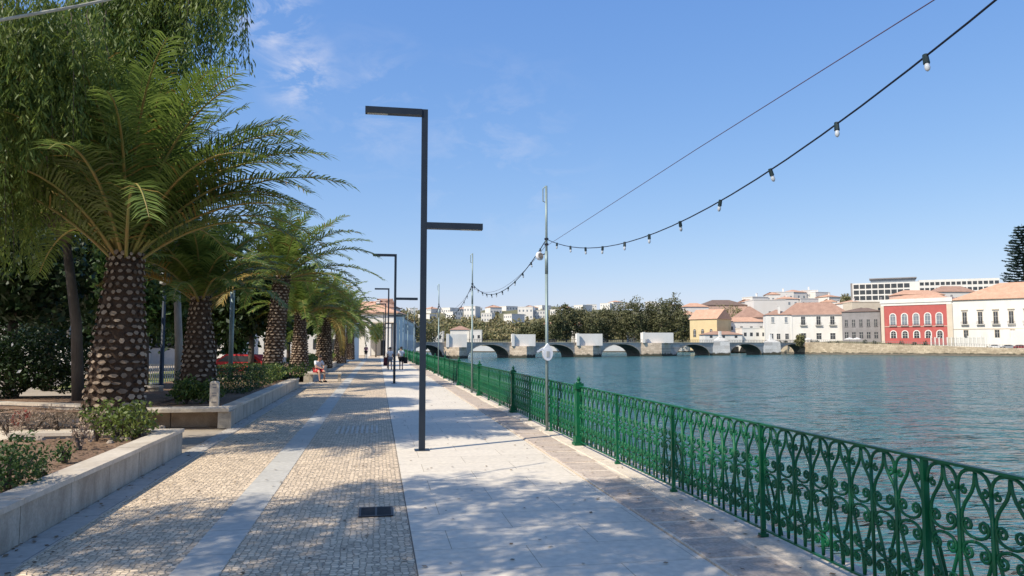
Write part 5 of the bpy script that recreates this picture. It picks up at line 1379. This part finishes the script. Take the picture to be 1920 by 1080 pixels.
def pier(pl, pt, pr, yw, yb, front=0.0, wall='bstone', white='white', dep=3.2):
    """cutwater from column pl to pr with its nose at pt; white refuge walls between y levels yw..yb"""
    x0, x1 = bs(pl), bs(pr); xn = bs(pt); v = vb(pt); zt = ZY(yb, v)
    # nose position: bring forward so that it stands at column pt
    xm = (x0+x1)/2 - .6
    c = MB().add([(x0,.05,-5),(xm,-dep,-5),(x1,.05,-5),(x0,.05,zt),(xm,-dep,zt),(x1,.05,zt)], [(3,4,5),(0,1,4,3),(1,2,5,4)])
    p = c.build('pier', M[wall], t)
    a_, b_ = x0+.15, x1-.15; ztop = ZY(yw, v)
    wd = (b_-a_); MB().rbox(((a_+b_)/2, -.5, (zt+ztop)/2+.002), (wd*.80, 2.2, ztop-zt), R(-24)).rbox((a_+.62, -.70, (zt+ztop)/2+.07), (.75, .75, ztop-zt+.12), R(-24)).build('refuge', M[white], p)
pier(832, 853, 876, 627, 651)
pier(955, 980, 1003, 627, 649)
pier(1077, 1105, 1127, 626, 648)
pier(1201, 1238, 1258, 624, 643)
# the two smaller white piers
for (pl, pr, yw, pk) in ((1335, 1362, 634, 621), (1430, 1457, 637, 627)):
    x0, x1 = bs(pl), bs(pr); v = vb((pl+pr)/2); xm = (x0+x1)/2
    zt = ZY(yw, v); xn = x1 - (x1-x0)*.12
    p = MB().add([(x0,.05,-5),(xn,-2.6,-5),(x1,.05,-5),(x0+.3,.05,zt-.9),(xn-.1,-2.2,zt-.9),(x1-.1,.05,zt-.9),(xm-.5,.3,zt+.1),(xm+.6,-.9,zt+.1),(xm+1.0,.3,zt+.1)],
             [(0,1,4,3),(1,2,5,4),(3,4,7,6),(4,5,8,7),(6,7,8)]).build('pier', M['wpier'], t)
    MB().rbox((xm+.3, -.1, (zt+ZY(pk,v))/2), (.75, .75, ZY(pk,v)-zt), R(-24)).rbox((xm+.3, -.1, zt+.15), (1.3, 1.3, .5), R(-24)).build('pillar', M['white'], p)

# riverside trees behind the bridge
rt_list = [(1042,340,586,17),(1062,345,570,18),(1088,350,578,20),(1112,345,584,18),(1140,350,580,20),(1168,350,564,20),(1190,345,560,19),(1216,350,570,20),(1242,345,560,22),(1262,350,556,20),(1280,340,582,16),(1010,352,606,16),(985,356,613,15)]
order = sorted(rt_list)
for i, (px, v, yt, hw) in enumerate(order):
    q = W(px, 640, v); rx = hw*v/F
    tree('riverside_tree', 'dusty dark green riverside tree behind the bridge, %s from the left of its line' % ORD[i], 'tree', (q[0],q[1],.3), ZY(yt, v), rx, rx, (ZY(yt,v)-3.0)/2, 120, 22, 1.0, M['leaf_cas'], group='tall trees on the bank behind the bridge', seed=200+i, trunk_r=.35, clr=.30)
for i,(px,v,yt,hw,lb) in enumerate([(1365,372,572,26,'dark tree below the long dark roof on the skyline'),(1385,362,576,16,'small dark tree right of the one under the long roof'),(1590,398,548,9,'dark round tree on the hilltop right of the white houses'),(1547,300,628,8,'small dark tree on the quay before the white riverside house'),
        (1500,262,628,7,'small dark tree by the white corner house'),(770,190,592,22,'leafy tree beyond the shaded town houses'),(800,230,600,24,'tree at the left end of the bridge'),(745,170,578,14,'tree rising behind the shaded town houses')]):
    q = W(px, 640, v); rx = hw*v/F; zb = 0.3 if v < 330 else max(.3, hz((px-960)/F*v, v)-1)
    tree('town_tree', lb, 'tree', (q[0],q[1],zb), ZY(yt,v)-zb, rx, rx, max(1.5,(ZY(yt,v)-zb)*.42), 60, 24, .55+v*.0009, M['leaf_far'], group='trees in the town', seed=300+i, trunk_r=.2, clr=.4)
# wooded hillside: one mass
Ps = []
r_ = np.random.RandomState(5)
for i in range(1900):
    px = r_.uniform(700, 1300); py = r_.uniform(590 if r_.rand() < .2 else 611, 640)
    u, v = hit(px, py, 352, 820); z0 = hz(u, v)
    rr = r_.uniform(1.4, 3.0)*(.6+.4*v/500); hgt = rr*r_.uniform(.7,1.3)
    d = r_.randn(30, 3); d /= np.linalg.norm(d, axis=1, keepdims=True)
    c = UV(u, v); Ps.append(np.array([c[0], c[1], z0+hgt*.6]) + d*np.array([rr, rr, hgt])*(r_.rand(30)**.4)[:,None])
P = np.vstack(Ps); V, Q = leaf_quads(P, r_.randn(len(P),3), 1.7, .7, r_)
o = np_mesh('hillside_woodland', V, Q, M['leaf_far']); tag(o, 'scrubby green and brown woodland covering the distant hillside', 'woodland', kind='stuff')

# araucaria at the right edge
q = W(1927, 640, 268); t = thing('araucaria_tree', 'dark tiered norfolk pine rising above the orange roof at the right edge', 'tree', (q[0],q[1],.5))
hA = ZY(418, 268)-.5
MB().tube([(0,0,-.5),(0,0,hA*.5),(0,0,hA)], [.55,.4,.06], 8).build('trunk', M['bark'], t)
Ps = []; Ds = []; mb = MB()
for k in range(30):
    z = hA*(.36+.63*k/30); Lb = (1-k/30)**.5*7.2+.9
    for a_ in range(9):
        w = a_*2*math.pi/9 + k*.5 + r_.uniform(-.2,.2); L_ = Lb*r_.uniform(.7,1.15); n2 = int(60*L_/3)+10
        s = r_.rand(n2)**.7; up = .18*s*s*L_
        P = np.stack([np.cos(w)*s*L_, np.sin(w)*s*L_, z+up-.1*L_*s], 1) + r_.randn(n2,3)*np.array([.22,.22,.10])
        Ps.append(P); Ds.append(np.tile([math.cos(w), math.sin(w), .5], (n2,1)) + r_.randn(n2,3)*.4)
V, Q = leaf_quads(np.vstack(Ps), np.vstack(Ds), .75, .32, r_)
np_mesh('crown', V, Q, leafmat('araucaria_needle', (.012,.03,.025), (.03,.06,.045), .1), t)

# cars and quay clutter on the far bank
def car(label, px, v, rz, m, zb=.1, group='cars parked by the white building'):
    q = W(px, HY, v); t = thing('parked_car', label, 'car', (q[0],q[1],zb), rz, group)
    prof = [(-2.05,.35),(-2.1,.75),(-1.75,.95),(-1.2,1.38),(.35,1.42),(1.05,.98),(1.95,.85),(2.1,.55),(2.05,.3)]
    n_ = len(prof); mb = MB().add([(x,-.82,z) for x,z in prof]+[(x,.82,z) for x,z in prof], [tuple(range(n_))[::-1], tuple(range(n_,2*n_))]+[(k,(k+1)%n_,n_+(k+1)%n_,n_+k) for k in range(n_)])
    mb.build('body', m, t)
    MB().add([(-1.5,-.835,.98),(-1.1,-.835,1.30),(.3,-.835,1.33),(.85,-.835,1.0)], [(0,3,2,1)]).add([(-1.5,.835,.98),(-1.1,.835,1.30),(.3,.835,1.33),(.85,.835,1.0)], [(0,1,2,3)]).build('side_window', M['pane'], t)
    for x in (-1.3, 1.35):
        for y_ in (-.8, .8):
            w_ = MB(); w_.add([(x+.33*math.cos(2*math.pi*k/12), y_-.1, .33+.33*math.sin(2*math.pi*k/12)) for k in range(12)]+[(x+.33*math.cos(2*math.pi*k/12), y_+.1, .33+.33*math.sin(2*math.pi*k/12)) for k in range(12)],
                  [tuple(range(12)), tuple(range(23,11,-1))]+[(k,12+k,12+(k+1)%12,(k+1)%12) for k in range(12)]); w_.build('wheel', M['black'], t)
brz2 = math.atan2(*(lambda d: (d[1], d[0]))((UV(157,227)-UV(109,271))[:2]))
car('white car parked before the white building', 1868, 240, brz2, M['carw'], .15)
car('pale grey car parked just right of the white car', 1893, 237.5, brz2, M['carg'], .12)
car('dark red car parked at the right edge of the far quay', 1915, 235, brz2, M['carr'], .1)
car('red car parked behind the clipped hedge, half hidden by the slim palm', 446, 43, -YAW+math.pi, M['redcan'], -.12, None)
for i,(px,v,w,lb) in enumerate([(1593,273,1.9,'white cafe parasol in front of the grey house'),(1607,271,1.6,'white cafe parasol right beside the first one'),(1515,283,1.5,'white cafe parasol before the white riverside house')]):
    q = W(px, 640, v); t = thing('cafe_parasol', lb, 'parasol', (q[0],q[1],1.2), 0, 'white cafe parasols on the far quay')
    MB().tube([(0,0,0),(0,0,2.6)], .04, 5).build('pole', M['iron'], t); MB().lathe([(w,2.15),(w,2.3),(.1,2.85)], 8).build('canopy', M['white'], t)
r2 = random.Random(3)
for i, px in enumerate([1462, 1473, 1492, 1523, 1532, 1555, 1570, 1622, 1640, 1668, 1690, 1714, 1735]):
    v = 286 - (px-1460)*.11; q = W(px, 640, v)
    bush('potted_bush', 'small dark bush on the far quay promenade, %s from the left' % ORD[i], 'bush', (q[0],q[1], 1.3 if px < 1650 else .7), (.9,.8,r2.uniform(.7,1.1)), 130, .5, M['leaf_dark'], 400+i, 'small bushes along the far quay', stems=False)
